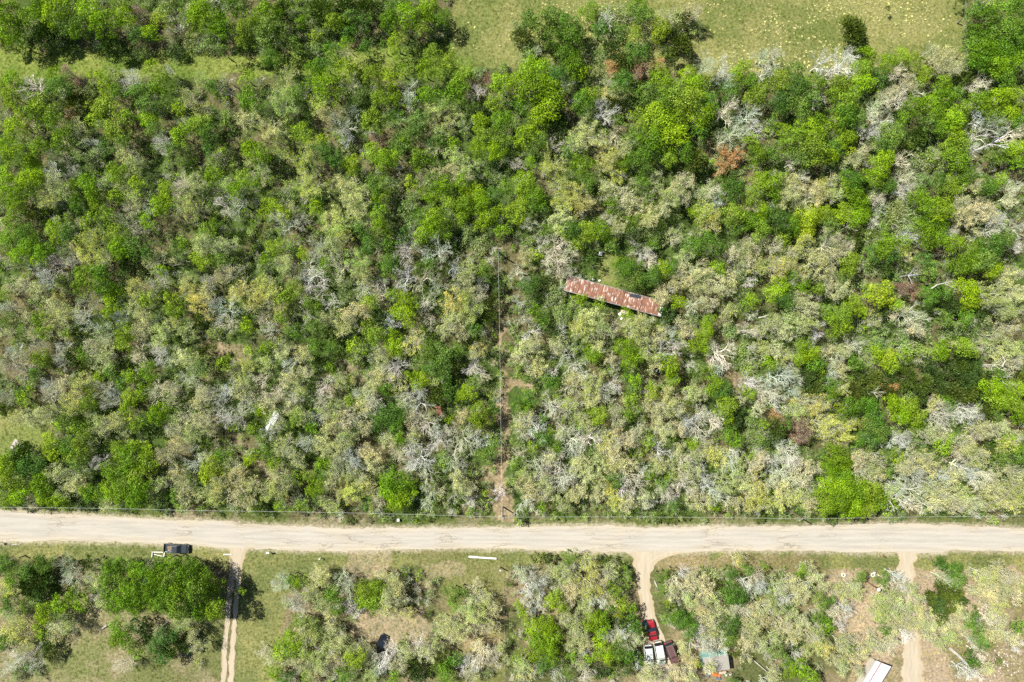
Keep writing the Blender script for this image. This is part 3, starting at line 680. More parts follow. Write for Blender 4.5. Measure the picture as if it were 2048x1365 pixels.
G 3 8 9;G 5 20 7;P 22 10 11;P 18 20 10;P 35 22 12;Y 48 12 11;P 52 20 9;P 25 27 8;B 28 4 6;D 68 8 10;G 85 5 9;D 95 12 9;K 75 15 9;G 70 18 8;G 62 14 6;B 110 5 8;B 108 15 8;B 115 12 6;S 125 8 9;D 135 8 8;G 145 12 9;G 155 10 7;D 175 12 10;G 185 10 7;D 160 3 9;P 165 12 8;B 198 12 8;B 195 22 9;P 155 25 9;P 165 30 12;P 175 35 12;P 162 42 12;P 158 35 8;B 185 40 9;B 180 48 9;B 200 45 8;G 122 22 9;S 110 25 9;S 105 32 10;S 118 35 12;G 130 28 10;G 140 32 10;G 135 42 10;S 98 38 10;S 110 42 10;B 88 22 7;B 90 30 6;P 82 20 6;G 75 28 8;G 60 35 9;G 72 38 8;G 45 35 8;D 8 38 12;G 20 42 8;L 32 38 10;L 30 48 9;D 50 45 8;K 15 50 8;W 64 46 5;B 85 42 6;D 92 48 7;G 125 50 10;G 135 55 9;B 115 52 7;B 145 52 6;S 78 52 10;K 70 55 8;P 5 58 8;G 12 55 7;Y 30 60 10;P 22 65 8;P 50 60 12;P 60 65 9;P 38 70 9;Y 15 70 10;Y 8 78 10;G 65 75 9;Y 28 82 7;P 45 78 11;D 85 65 9;S 75 62 8;G 95 60 9;D 100 68 8;Y 110 68 7;S 85 75 9;K 95 78 7;G 110 58 6;D 125 72 8;S 125 60 6;G 150 58 8;G 165 65 10;D 180 60 11;D 175 72 10;G 155 75 10;G 168 72 8;D 190 55 9;B 198 60 7;S 145 65 7;B 148 50 5;S 115 82 10;S 100 85 9;D 130 82 8;K 135 90 7;W 113 84 6;W 136 90 6;S 110 75 8;G 180 80 8;P 190 88 9;P 198 82 6;D 20 85 6;G 8 95 11;D 15 105 9;G 28 92 7;K 38 90 7;P 50 92 10;P 60 95 9;G 40 95 6;S 75 90 7;G 80 98 6;L 90 98 11;L 95 103 8;R 108 94 7;R 118 98 7;D 130 100 9;D 140 97 8;G 160 95 10;G 163 105 8;S 148 92 7;P 180 100 11;P 192 98 12;P 185 110 11;P 198 112 8;P 200 100 8;P 195 122 9;P 25 105 9;P 32 112 10;G 68 108 8;G 60 115 9;P 18 118 9;P 30 122 10;P 12 130 8;D 45 112 7;G 50 118 6;P 5 122 8;P 105 110 8;B 115 115 12;B 120 120 10;P 118 128 8;G 102 108 6;B 100 115 6;K 150 108 9;D 140 118 8;S 145 128 9;D 158 118 8;S 165 128 9;K 90 115 7;Y 85 118 7;S 92 128 9;B 40 128 8;G 60 125 7;S 65 132 8;G 75 112 6;R 76 112 4;S 175 120 7;G 52 130 6;P 185 132 7;K 170 112 7
@0 2
G 100 3 7;S 120 5 8;P 75 5 10;P 85 12 9;G 68 12 7;P 78 18 8;B 30 4 8;B 10 10 8;G 33 14 8;P 20 12 7;B 48 15 8;B 50 5 7;K 58 12 8;B 5 20 9;B 15 25 9;S 25 28 8;D 28 25 6;K 68 22 7;G 80 28 6;D 90 25 7;P 88 18 8;S 100 18 8;B 110 12 9;B 125 8 9;B 130 14 9;P 145 12 8;P 155 18 10;B 148 30 9;K 165 10 8;D 162 22 8;L 180 18 8;Y 190 25 9;G 200 8 5;Y 198 18 7;P 198 30 8;G 118 25 8;G 105 28 7;D 98 33 8;B 102 30 5;B 38 35 9;B 40 45 9;P 50 35 8;Y 65 35 9;Y 60 45 9;Y 58 52 9;G 70 50 8;G 72 38 6;D 18 42 8;G 20 45 7;B 5 45 7;K 5 55 8;B 82 38 9;B 88 50 9;B 90 42 6;G 105 45 8;G 115 40 7;G 103 53 7;K 112 50 7;B 125 42 10;P 135 38 8;B 138 48 8;G 125 60 8;G 130 54 7;P 165 42 9;P 160 48 9;B 175 42 10;B 182 38 8;P 190 40 8;B 200 48 8;B 195 55 8;P 28 60 12;P 38 58 9;P 15 62 7;D 55 62 9;G 62 68 8;G 50 65 7;P 78 66 9;P 88 65 10;P 85 72 7;P 98 70 8;L 108 68 7;L 105 62 6;K 120 70 8;D 115 62 5;P 140 68 9;P 150 65 11;P 162 62 10;P 155 75 9;P 168 70 7;B 180 62 9;B 190 65 9;G 203 70 6;B 175 55 8;K 148 50 6;P 142 80 8;B 155 85 5;G 5 100 10;K 18 92 12;D 22 100 12;D 10 92 8;L 40 82 9;L 45 92 7;S 38 88 7;D 55 85 9;G 65 82 9;S 75 80 7;D 62 98 8;G 60 92 7;G 95 88 8;G 108 84 6;G 118 88 7;K 85 85 7;B 78 98 8;S 70 92 6;G 90 105 9;G 102 95 11;G 115 98 10;G 110 108 12;G 98 115 12;G 112 118 10;G 90 122 9;G 108 128 8;G 85 115 5;K 130 100 6;P 130 92 8;P 140 90 7;P 140 105 9;S 150 105 8;P 145 118 8;B 155 98 8;P 165 92 7;K 164 82 5;D 178 92 7;L 170 100 9;Y 175 115 10;L 165 108 8;P 185 100 9;P 190 110 10;P 200 115 9;G 200 95 6;G 10 112 11;G 15 122 9;G 5 128 8;P 45 105 8;P 55 108 9;S 65 108 9;P 60 115 8;P 52 122 8;G 32 115 10;G 35 125 9;G 48 128 7;G 70 120 7;G 80 123 6;D 72 122 8;P 128 115 8;P 122 122 5;P 25 128 7;D 142 125 8;P 150 125 8;P 165 122 9;Y 172 127 7;P 190 125 9;P 200 130 8;P 85 131 6;K 135 122 6;G 56 131 5
@1 2
P 20 6 10;B 28 18 10;P 8 18 8;B 5 30 9;S 15 28 8;P 38 10 8;P 25 28 9;D 48 5 8;D 42 12 6;K 55 18 7;G 8 5 6;D 60 5 7;L 80 4 8;S 78 15 8;P 100 12 9;G 110 5 9;B 105 20 9;B 112 22 10;P 98 28 8;Y 125 5 9;D 138 8 9;D 150 12 11;D 142 22 9;K 158 22 7;D 160 8 7;Y 178 8 7;K 188 10 6;B 175 20 10;B 180 26 8;S 128 18 8;G 132 32 8;G 125 28 6;D 150 28 8;P 150 25 5;G 60 22 5;P 40 25 8;S 45 32 6;B 15 42 10;P 35 38 8;B 28 45 9;P 8 50 8;G 5 55 7;S 45 45 8;B 55 38 9;B 52 48 8;P 68 30 8;S 75 35 7;Y 78 32 4;B 85 42 8;P 92 32 10;P 90 45 9;B 95 50 9;P 112 35 9;D 105 38 6;B 120 45 9;B 128 40 9;B 130 52 12;B 122 55 8;K 145 42 10;D 155 40 8;G 168 42 8;S 178 40 8;S 188 42 8;D 175 32 6;P 145 32 6;P 138 60 7;D 105 60 12;D 112 65 9;D 98 68 7;B 80 60 9;P 85 52 8;P 60 55 9;S 68 52 7;P 72 62 9;G 75 48 5;B 48 62 8;P 35 60 9;P 28 55 8;K 35 70 7;G 45 70 6;G 32 62 7;B 10 72 9;P 15 62 9;P 60 68 9;P 52 78 9;B 40 80 9;P 70 75 9;P 80 72 8;P 90 70 6;B 135 65 12;B 145 68 8;P 125 65 8;P 125 75 7;B 125 82 8;B 145 80 10;B 165 80 14;B 158 88 13;B 175 75 8;B 180 82 8;B 150 75 7;G 155 63 4;G 178 58 9;G 185 62 8;G 178 65 6;D 190 55 7;P 165 58 7;S 185 75 9;S 195 80 7;D 190 85 8;D 182 90 7;D 78 70 5;P 105 78 8;G 115 78 6;S 5 80 8;D 8 88 7;P 22 85 10;P 30 92 9;G 15 98 7;K 42 88 6;P 55 88 8;P 65 85 8;S 75 85 7;B 78 98 10;B 72 92 8;P 90 90 9;P 92 100 8;P 80 108 9;P 68 102 9;B 115 90 9;B 130 95 14;B 135 102 13;B 122 102 10;B 135 112 8;D 150 95 8;B 155 98 8;B 162 100 9;S 165 92 6;G 53 98 6;D 50 105 6;G 42 108 6;G 30 110 7;S 35 98 7;P 15 108 10;B 22 112 9;P 8 120 10;P 20 120 8;G 48 118 8;D 50 126 6;B 32 128 6;L 38 132 7;P 55 128 6;G 108 112 11;G 116 115 11;G 108 122 11;G 118 124 11;G 112 130 8;K 127 118 5;Y 70 120 10;Y 80 122 10;P 88 115 8;P 60 112 7;P 95 122 7;B 98 128 8;B 138 125 10;B 145 120 7;P 160 112 9;P 165 118 8;B 158 125 6;D 165 122 5;S 172 105 7;L 184 121 4;P 172 118 7;B 195 120 7;K 145 110 6;B 172 128 7;G 20 132 6;P 62 130 8;D 88 131 6
@2 2
P 12 10 12;P 20 22 9;B 42 12 12;B 48 20 10;P 35 5 9;D 26 8 5;P 18 3 8;G 66 11 8;P 70 4 8;G 92 5 9;G 96 14 9;K 108 22 6;P 110 8 11;B 122 10 13;B 132 5 8;P 115 18 8;P 80 15 7;B 82 22 6;G 126 20 9;G 128 29 7;B 168 10 13;B 165 20 9;B 160 5 6;G 150 3 8;L 155 8 5;S 185 10 10;S 190 22 9;P 200 5 8;G 203 16 5;B 192 5 5;B 142 20 7;D 150 26 8;L 158 22 5;B 31 26 6;D 30 32 8;S 28 20 8;D 5 20 6;D 10 30 5;P 50 35 11;B 58 28 10;P 65 35 11;B 72 40 11;B 80 35 9;P 62 45 10;B 75 46 8;D 92 28 6;G 98 32 7;D 95 40 6;S 105 32 6;L 110 36 5;P 115 50 13;P 125 46 11;P 122 55 11;P 130 54 8;L 112 42 7;P 142 42 9;P 150 42 7;S 138 50 5;G 162 35 8;D 168 40 9;G 172 52 9;D 170 58 7;B 192 35 10;B 200 45 10;G 190 42 6;B 198 55 8;P 182 45 6;K 180 58 7;D 5 50 7;D 14 46 8;G 11 53 6;S 4 60 6;B 30 50 10;B 35 55 12;P 45 55 10;B 52 52 8;P 55 62 8;G 70 60 8;P 80 56 8;P 85 62 9;G 95 47 7;G 92 58 6;D 100 55 5;G 62 58 5
P 10 62 8;B 15 65 9;B 20 70 8;B 10 75 7;D 25 62 5;G 31 73 4;D 25 78 8;G 16 84 5;D 6 78 5;B 42 72 9;B 48 80 12;B 50 88 9;B 62 78 12;P 60 68 7;G 56 68 5;P 38 75 7;B 70 74 7;P 82 72 7;P 80 80 8;P 98 75 9;P 95 80 8;P 105 80 6;B 85 78 6;P 118 68 7;P 125 72 9;G 110 80 5;B 152 60 10;B 150 68 14;B 162 65 9;B 142 66 9;B 155 78 9;G 173 62 6;D 172 74 7;S 190 62 8;S 200 68 9;G 202 66 4;K 178 65 7;G 178 80 7;S 190 82 9;S 198 78 8;B 118 88 10;P 115 95 6;G 108 85 5;D 125 82 6;P 135 72 7;L 130 74 5;P 132 88 9;B 138 95 8;P 152 88 9;Y 158 86 9;Y 165 92 9;P 148 92 7;B 175 95 10;B 180 90 9;G 145 82 6;G 189 92 5;P 80 88 11;Y 75 85 9;Y 80 95 10;P 90 98 9;P 68 95 9;D 62 88 6;B 5 92 8;G 3 97 6;B 18 98 10;B 25 102 9;P 10 105 9;G 36 86 6;B 38 98 12;P 30 92 8;P 50 100 9;P 55 95 7;B 40 112 12;B 45 108 9;P 35 120 10;P 25 112 9;P 12 118 9;P 22 122 8;B 12 130 8;G 24 132 5;G 45 105 4;D 43 105 4;P 60 105 10;P 68 110 9;P 55 118 9;P 48 125 9;D 85 112 7;B 95 108 14;B 100 115 12;B 90 118 10;B 105 105 8;P 80 105 7;Y 78 118 8;Y 82 128 8;P 92 128 9;G 110 107 6;S 115 112 8;D 120 115 6;G 127 108 6;P 118 100 8;B 122 120 10;B 128 125 8;P 105 125 9;B 110 130 8;P 135 105 9;P 145 108 8;B 138 115 9;B 150 102 8;B 155 110 9;B 160 118 12;B 165 125 10;P 172 115 10;B 170 122 8;P 180 105 9;P 185 112 10;P 195 100 10;P 190 120 9;Y 200 115 10;B 200 95 9;P 180 98 7;P 145 122 8;P 152 130 9;Y 190 130 9;Y 200 127 8;P 178 130 8;D 128 131 6;G 140 100 5;G 162 132 6;P 68 125 8;P 40 130 8;D 78 110 5
@3 2
P 5 8 9;P 15 12 8;G 32 10 9;D 38 18 8;G 28 5 7;G 25 15 6;B 55 15 8;P 60 10 8;B 68 5 8;P 48 8 6;B 52 25 8;P 60 22 7;D 70 18 8;S 80 8 10;S 82 18 9;L 95 14 9;L 98 20 7;G 88 10 7;S 68 28 8;S 110 5 10;S 122 8 12;G 108 12 7;G 138 8 8;S 130 15 9;K 128 20 8;K 72 32 6;S 92 3 8;G 158 5 9;B 168 5 7;S 176 5 7;K 150 12 8;P 190 5 11;P 200 12 9;P 195 20 8;P 185 12 8;W 182 20 6;W 190 29 5;D 185 28 8;K 200 28 7;G 3 20 6;B 10 30 13;B 5 42 11;B 18 28 10;B 8 50 8;B 20 40 8;K 32 30 9;K 38 38 9;K 42 28 7;S 28 38 8;L 42 25 5;D 50 35 8;S 62 25 6;Y 60 38 7;K 75 28 8;K 85 32 9;K 95 30 8;O 93 33 4;K 70 42 9;K 82 45 8;K 98 42 9;O 100 37 5;K 112 30 10;S 115 40 9;K 125 35 9;K 135 30 9;K 145 25 8;K 140 38 9;K 122 45 8;K 155 18 9;K 165 20 9;K 160 32 10;K 172 30 8;K 150 42 9;K 162 42 9;K 172 40 8;D 145 50 8;S 150 48 7;W 86 42 5;G 52 42 6;Y 35 50 12;P 25 55 9;P 28 45 7;S 15 60 5;L 58 54 6;S 48 50 6;B 46 52 4;D 68 52 9;D 80 52 9;L 100 50 8;L 112 52 9;G 108 60 8;L 120 60 8;G 118 66 6;G 100 48 6;L 138 47 5;P 132 50 7;B 140 58 12;B 150 60 10;B 160 55 10;B 165 60 8;B 135 65 8;G 180 38 9;G 190 42 9;G 200 40 8;G 185 48 9;G 198 52 9;G 200 60 7;S 172 50 7;K 175 58 8;D 182 60 6;O 78 61 5;O 75 65 4;R 98 62 5;O 7 60 5;D 15 66 6;R 22 68 9;R 30 75 8;R 28 64 6;R 20 75 5;K 8 72 9;K 4 78 7;Y 42 65 9;Y 50 70 10;Y 60 72 11;Y 65 65 8;Y 50 78 8;Y 60 82 7;P 40 55 7;D 80 68 9;D 88 62 8;D 82 78 8;D 90 72 9;D 72 80 7;S 100 72 7;S 118 72 9;G 122 68 5;D 70 58 7;G 60 62 5;B 104 80 9;B 110 78 7;W 107 78 5;S 118 80 7;P 130 75 9;P 142 78 9;L 140 85 8;G 145 78 5;P 155 82 10;B 165 78 8;P 170 72 9;B 175 72 6;G 192 78 7;P 185 70 8;P 195 75 9;Y 190 82 8;G 198 85 6;K 178 82 6;D 198 92 8;D 185 95 8;K 180 90 5
B 10 85 11;B 18 90 11;B 8 98 10;B 22 98 9;B 15 108 12;B 8 108 8;P 28 108 9;P 35 102 9;G 55 92 11;G 50 100 8;G 60 98 8;D 40 90 6;D 50 85 4;S 68 90 7;S 78 88 9;P 75 100 11;P 85 98 10;P 82 108 9;P 90 108 7;P 72 92 7;G 60 108 9;L 105 95 7;D 98 90 5;D 96 105 6;P 112 98 10;B 115 105 12;B 122 110 9;P 125 95 9;P 130 102 9;B 108 112 7;B 148 90 9;B 155 100 12;B 162 105 10;P 148 108 9;P 160 92 9;P 170 95 9;B 170 108 9;P 180 108 8;P 178 118 9;B 172 115 8;P 190 100 8;D 188 92 7;K 200 100 5;P 200 108 8;G 48 118 10;G 58 116 11;G 70 118 12;G 82 120 11;G 45 130 9;G 55 130 11;G 68 132 11;G 80 132 9;G 90 128 7;G 88 120 6;P 10 118 10;Y 18 125 10;Y 8 130 9;P 28 120 10;P 32 130 7;P 100 120 8;B 110 125 14;B 105 118 8;B 120 122 9;B 115 132 9;P 130 118 9;P 135 128 9;B 130 132 8;P 145 120 9;P 155 125 9;P 150 132 8;B 90 122 5;K 97 130 5;Y 188 125 9;Y 198 122 10;Y 195 130 9;Y 202 115 7;Y 178 130 7;P 165 130 8;B 140 110 7;D 102 102 5;G 100 131 5
@0 3
D 5 42 9;D 12 52 10;D 22 48 9;D 35 43 9;K 28 50 10;K 40 48 7;Y 8 60 9;Y 18 58 6;K 22 62 9;K 33 62 10;S 28 72 9;K 45 60 6;B 52 45 9;B 55 52 10;B 60 48 8;B 50 42 5;K 70 42 6;P 72 50 7;P 78 55 8;S 75 62 8;B 78 70 8;P 82 72 6;G 60 66 8;G 65 74 8;G 55 72 7;G 48 74 8;G 42 78 8;G 35 82 9;D 22 75 7;D 8 70 9;D 3 78 6;G 33 92 7;G 35 98 6;D 50 82 7;P 45 90 9;P 55 92 7;P 42 100 7;Y 15 88 10;Y 20 98 10;Y 8 96 9;P 8 84 8;P 18 106 7;D 5 106 8;B 8 112 9;B 12 120 8;B 22 115 8;B 28 122 7;S 35 108 9;S 22 125 8;S 12 130 8;K 40 112 7;S 30 132 5;B 3 128 6
G 88 45 9;G 98 43 9;G 92 52 11;G 85 55 7;G 108 48 9;G 115 46 8;G 86 65 8;G 90 74 9;G 100 70 11;G 110 62 10;G 102 60 8;G 115 72 10;G 108 78 7;G 122 66 9;D 96 78 5;G 130 42 8;G 138 41 8;G 146 43 9;G 126 52 9;G 138 52 12;G 150 50 11;G 160 50 9;G 165 57 9;G 145 62 12;G 158 62 11;G 170 60 8;G 135 64 9;G 130 72 9;G 142 74 11;G 155 74 10;L 168 70 10;L 172 80 9;G 160 80 8;L 164 78 7;G 140 80 7;G 176 62 6;G 124 76 6;D 120 58 8;G 178 72 5;L 194 63 4;D 188 66 4;K 128 45 5
P 150 85 12;P 145 90 8;Y 153 93 5;D 110 92 8;K 118 90 6;K 118 98 7;L 96 94 10;L 95 102 9;G 102 104 8;G 108 110 7;G 112 114 6;B 100 122 9;B 95 124 6;D 132 100 10;K 142 98 9;K 135 110 9;D 125 108 8;D 130 118 7;P 126 95 5;K 146 108 7;P 155 100 6;P 158 108 7;S 158 122 5
@1 3
B 22 55 8;B 17 60 8;G 32 56 5;G 36 57 6;P 50 50 9;Y 55 54 9;P 45 60 8;B 68 52 7;B 72 62 9;B 75 55 6;S 58 64 8;D 28 54 5;B 30 72 9;B 35 78 8;S 26 74 6;P 42 68 8;P 52 74 8;D 62 68 8;D 65 78 7;P 58 80 7;B 70 76 8;B 78 80 7;G 88 62 9;G 95 62 9;G 92 72 10;G 97 76 8;G 87 72 7;P 106 60 10;P 110 70 10;P 105 78 8;Y 115 80 7;P 115 62 8;Y 122 82 7;P 110 52 7;P 100 50 6;D 158 66 9;D 165 64 6;D 158 74 6;P 175 66 10;P 168 78 10;P 185 70 9;P 190 78 7;P 178 82 11;P 172 90 10;P 186 88 9;Y 190 92 6;P 160 90 9;P 150 90 8;P 155 98 9;S 145 95 6;P 165 100 8
G 36 88 7;D 46 90 7;D 50 96 5;G 28 96 7;G 22 104 8;G 30 104 9;L 20 112 8;G 28 112 7;P 38 92 8;P 42 102 10;P 52 100 8;G 38 112 8;P 60 92 8;P 55 110 9;P 65 98 8;P 62 110 8;P 48 118 10;P 35 122 8;P 25 120 6;G 15 128 8;D 22 132 8;B 12 118 7;B 5 112 6;P 55 125 8;P 65 120 7;P 42 128 7;G 40 133 5;P 75 112 9;L 80 118 9;P 85 110 7;P 68 105 6;P 78 125 7;D 72 130 8;B 102 118 10;B 98 125 8;P 90 118 7;B 110 112 9;P 120 112 8;S 118 106 7;P 112 124 8;K 122 118 7;K 128 128 9;K 118 128 7;G 110 132 6;B 130 108 9;P 135 112 9;P 142 108 8;P 92 130 7;K 150 122 10;D 152 130 9;D 160 118 7;B 165 125 10;B 172 122 8;P 172 132 7;B 180 115 10;B 190 112 7;B 190 122 9;S 185 130 6;P 178 106 7;P 195 108 5
@2 3
K 21 37 6;K 28 38 5;B 8 50 9;B 15 55 11;B 22 60 9;B 12 62 8;P 28 52 7;P 35 48 8;D 46 36 8;B 42 48 7;P 45 52 8;P 38 58 8;Y 60 42 8;Y 65 50 8;Y 58 58 9;Y 68 60 9;Y 60 66 8;P 72 55 7;P 80 48 8;P 78 42 5;S 82 55 8;K 75 38 6;K 84 44 5;D 92 50 6;D 92 58 5;G 35 68 7;G 38 75 8;G 30 72 6;P 48 62 8;P 45 70 8;B 20 72 8;B 12 72 8;B 15 80 6;G 5 75 5;G 10 82 6;P 58 75 8;B 68 72 8;B 75 68 7;P 80 72 7;G 82 64 7;G 88 74 7;G 95 76 5;L 85 82 5;D 78 76 6;B 62 78 5
G 18 94 10;G 28 92 9;G 35 98 8;G 22 104 10;G 30 108 9;G 18 114 8;G 15 102 6;D 25 122 8;G 32 120 7;K 38 110 7;P 48 90 9;P 55 96 9;P 50 104 9;P 60 104 8;G 65 88 9;G 72 84 7;G 72 94 8;P 42 84 7;P 62 82 6;K 80 90 7;K 88 88 8;B 85 86 4;D 95 82 6;D 98 92 8;K 102 96 6;B 78 98 9;P 85 100 9;B 90 98 8;P 95 105 8;P 100 102 7;G 70 104 7;G 75 114 9;D 85 112 10;D 92 115 8;K 82 120 7;G 62 116 6;B 58 112 5;P 8 122 8;Y 12 130 8;L 5 115 6;B 20 128 7;B 35 130 8;D 45 128 7;K 70 128 8;S 80 130 8;P 55 122 7;B 60 130 8;K 92 126 6;S 5 134 6;G 48 115 6
D 118 52 6;D 122 50 6;D 120 60 6;K 128 48 5;B 132 55 9;B 138 50 7;P 142 58 8;P 150 55 9;S 155 48 7;P 128 65 8;B 135 68 7;L 125 72 6;D 118 66 5;P 145 68 10;P 155 62 9;P 160 70 8;P 150 75 8;S 162 50 7;S 170 52 8;D 175 48 7;K 165 60 7;Y 180 40 7;Y 184 36 5;D 188 46 7;G 201 43 5;D 172 66 8;D 178 66 10;D 182 68 8;B 188 58 8;B 195 52 9;B 200 60 9;B 192 66 8;P 175 80 8;B 182 78 9;P 190 82 9;P 200 78 9;K 170 74 5;D 128 85 8;D 138 86 9;K 135 78 7;P 140 76 5;D 142 94 9;P 155 82 9;P 162 86 9;P 168 92 9;P 155 92 8;Y 158 98 6;B 148 96 7;B 155 105 10;B 165 100 9;B 168 108 8;B 158 112 6;D 175 92 9;D 172 102 8;P 185 92 9;P 192 90 8;P 200 88 9;P 195 100 8;P 188 104 9;P 200 108 8;B 128 90 5;P 138 110 7;Y 145 120 5;Y 138 116 5;L 148 121 4;P 110 130 9;P 120 133 8;Y 105 133 7;P 130 128 8;P 140 130 8;P 158 124 6;P 185 114 6;K 178 112 6;D 175 84 6;B 100 124 5;D 102 118 6;P 145 134 6;D 175 134 6
@3 3
G 27 47 6;S 12 48 5;P 18 55 8;D 25 52 5;P 8 60 8;P 32 45 7;S 5 68 8;B 12 60 6;B 15 72 9;P 28 62 8;P 35 52 6;P 25 70 7;D 72 53 6;D 74 50 5;P 68 60 9;P 62 66 8;P 70 65 7;P 45 60 8;P 40 52 7;D 42 72 8;D 48 70 6;B 30 58 5;P 55 62 7;B 55 82 9;B 62 78 8;B 50 78 8;B 58 90 7;G 47 92 8;D 42 85 7;P 5 78 8;P 18 82 9;D 15 76 5;P 28 88 9;P 40 98 8;P 32 98 8;P 12 92 8;P 20 102 9;P 5 102 8;D 8 112 8;K 20 108 8;D 14 118 6;B 22 114 5;P 30 112 7;P 42 106 8;Y 45 108 8;P 58 105 6;P 68 102 5;G 18 128 7;G 25 126 8;G 32 130 8;G 38 134 5;P 5 132 7;P 62 108 8;P 68 118 8;D 65 110 5;P 58 122 7;P 75 112 8;P 82 108 6;P 88 105 8;B 98 108 7;P 100 102 7;P 55 118 7;P 72 128 5;P 60 128 5
D 92 53 7;B 96 56 8;D 92 60 5;B 103 52 7;P 90 70 8;P 100 68 8;P 95 78 9;P 88 82 8;P 104 75 9;P 112 78 8;P 100 88 9;P 110 88 8;Y 115 92 6;D 90 86 5;D 92 94 6;P 120 70 6;B 108 60 7;P 115 62 6;P 98 95 7;B 110 98 8;P 120 88 7;P 125 82 8;P 128 92 7;D 138 42 7;D 148 48 9;D 152 55 8;D 135 40 5;B 142 55 9;B 148 58 7;K 138 66 9;K 148 65 9;K 135 76 9;K 146 76 9;K 138 84 8;K 152 70 8;K 130 70 6;P 130 98 8;P 140 92 9;P 150 90 8;P 155 82 8;P 145 100 9;P 138 105 7;D 162 84 8;D 168 92 7;D 160 92 6;B 168 88 5;D 168 102 7;D 173 106 7;B 165 105 6;D 161 117 7;D 165 122 6;D 200 90 6;D 197 94 6;P 172 50 9;P 182 52 10;P 192 50 9;P 200 55 8;P 178 62 10;P 188 64 10;P 200 66 9;Y 185 74 8;P 172 68 8;P 195 60 8;Y 176 58 6;P 165 62 6;B 178 86 7;P 185 84 8;P 178 98 8;B 188 96 8;P 195 102 7;B 200 108 6;D 184 119 4;S 165 49 4;G 203 60 5;P 158 96 7;B 170 115 7;B 158 128 8;B 165 130 7;P 175 125 6;D 204 70 4
"""
def read_trees():
    out = []; cx = cy = 0
    for l in TREES.strip().splitlines():
        l = l.strip()
        if not l: continue
        if l[0] == '@':
            a, b = l[1:].split(); cx, cy = int(a) * 512, int(b) * 341
            continue
        for e in l.split(';'):
            t = e.split()
            out.append((t[0], cx + float(t[1]) * 2.5, cy + float(t[2]) * 2.5, float(t[3]) * 2.5))
    return out

rt = random.Random(5)
trees = []
for (s, px, py, rp) in read_trees():
    kind, tints = SPEC[s]
    R = rp / 10.0 * (1.10 if s == 'G' and py < 1110 else (.98 if 1110 < py < 1160 else 1.04))
    if s == 'W': R = rp / 10 * 1.1
    Ht = height_of(kind, R) * rt.uniform(.8, 1.22)
    if py > 1120: Ht *= .92
    if s in 'GLD' and 300 < px < 465 and 1115 < py < 1250: Ht *= 1.45
    if s in 'GD' and py < 110 and px < 930: Ht *= 1.15
    x, y = at(px, py, Ht * .72)
    t = rt.choice(tints); b = rt.uniform(.80, 1.18) * {'P': 1.2, 'Y': 1.12, 'S': 1.15, 'B': 1.12, 'D': 1.1, 'G': 1.06}.get(s, 1.0)
    tint = (t[0] * b * rt.uniform(.92, 1.1), t[1] * b, t[2] * b * rt.uniform(.85, 1.2))
    if s in 'GLD' and ((190 < px < 465 and py > 1110) or (px > 1910 and py < 160)):   # older, deeper green oaks
        tint = (tint[0] * .68, tint[1] * .78, tint[2])
    if s in 'PY' and py < 560 and px < 1150:          # further into leaf on this side of the woods
        tint = (tint[0] * .9, tint[1] * 1.0, tint[2] * .8)
    trees.append(dict(s=s, kind=kind, px=px, py=py, x=x, y=y, R=R, H=Ht, tint=tint, rz=rt.uniform(0, 6.283)))

# the largest of each kind are things of their own; the rest join the thicket
LIMIT = 290
by_kind = {}
for t in trees: by_kind.setdefault(t['kind'], []).append(t)
things = []; rest = []
for k, l in by_kind.items():
    l.sort(key=lambda t: (-round(t['R'], 2), t['px']))
    for i, t in enumerate(l):
        inside = -5 < t['px'] < 2053 and -5 < t['py'] < 1370
        (things if (i < LIMIT and inside) else rest).append(t)

# ---- labels: each says look, neighbour and rank from something one can find
LANDMARKS = [
    ('rusty metal roof', 1230, 592), ('dark grey pickup', 350, 1098), ('red car', 1303, 1262), ('two-track driveway', 462, 1230),
    ('white metal roof', 1745, 1345), ('grey shed roof', 1432, 1322), ('parked white van', 1319, 1310), ('centre power pole', 1006, 1020),
    ('pole in the woods', 996, 500), ('pole beside the road', 1590, 1035), ('lone meadow bush', 1707, 60), ('meadow corner', 1928, 140),
    ('orange-brown tree', 1450, 325), ('white tin sheets', 541, 842), ('pale sheets', 35, 893), ('black car', 760, 1290),
    ('white pipe', 965, 1115), ('gravel turnoff', 1290, 1130), ('right-hand dirt drive', 1812, 1120), ('mown strip', 250, 130),
    ('meadow thicket', 1290, 60), ('brown bush', 1600, 862), ('small rusty roof', 877, 821), ('narrow dirt path', 1005, 800),
    ('lower left corner', 20, 1350), ('lower right corner', 2030, 1350), ('upper left corner', 20, 20), ('upper right corner', 2030, 20),
    ('left edge middle', 10, 520), ('right edge middle', 2040, 600), ('top edge centre', 800, 5), ('white lamp pole', 1757, 1178),
    ('bright clearing', 1808, 748), ('litter clearing', 470, 700),
]
ORD = 'first second third fourth fifth sixth seventh eighth ninth tenth eleventh twelfth thirteenth fourteenth fifteenth sixteenth seventeenth eighteenth nineteenth twentieth'.split()
ORD += ['twenty-' + w for w in ORD[:9]] + ['thirtieth'] + ['thirty-' + w for w in ORD[:9]] + ['fortieth'] + ['forty-' + w for w in ORD[:9]]
NOUN = {'G': 'bright green tree', 'L': 'lime green tree', 'D': 'deep green tree', 'K': 'dark feathery cedar', 'S': 'dull green shrub', 'Y': 'yellow-green budding tree',
        'P': 'pale budding tree', 'B': 'bare grey tree', 'R': 'dead brown bush', 'O': 'dead orange-brown bush', 'W': 'white dead snag'}
def direction(dx, dy):
    a = math.degrees(math.atan2(-dy, dx)) % 360
    return ('right of', 'above and right of', 'above', 'above and left of', 'left of', 'below and left of', 'below', 'below and right of')[int((a + 22.5) // 45) % 8]
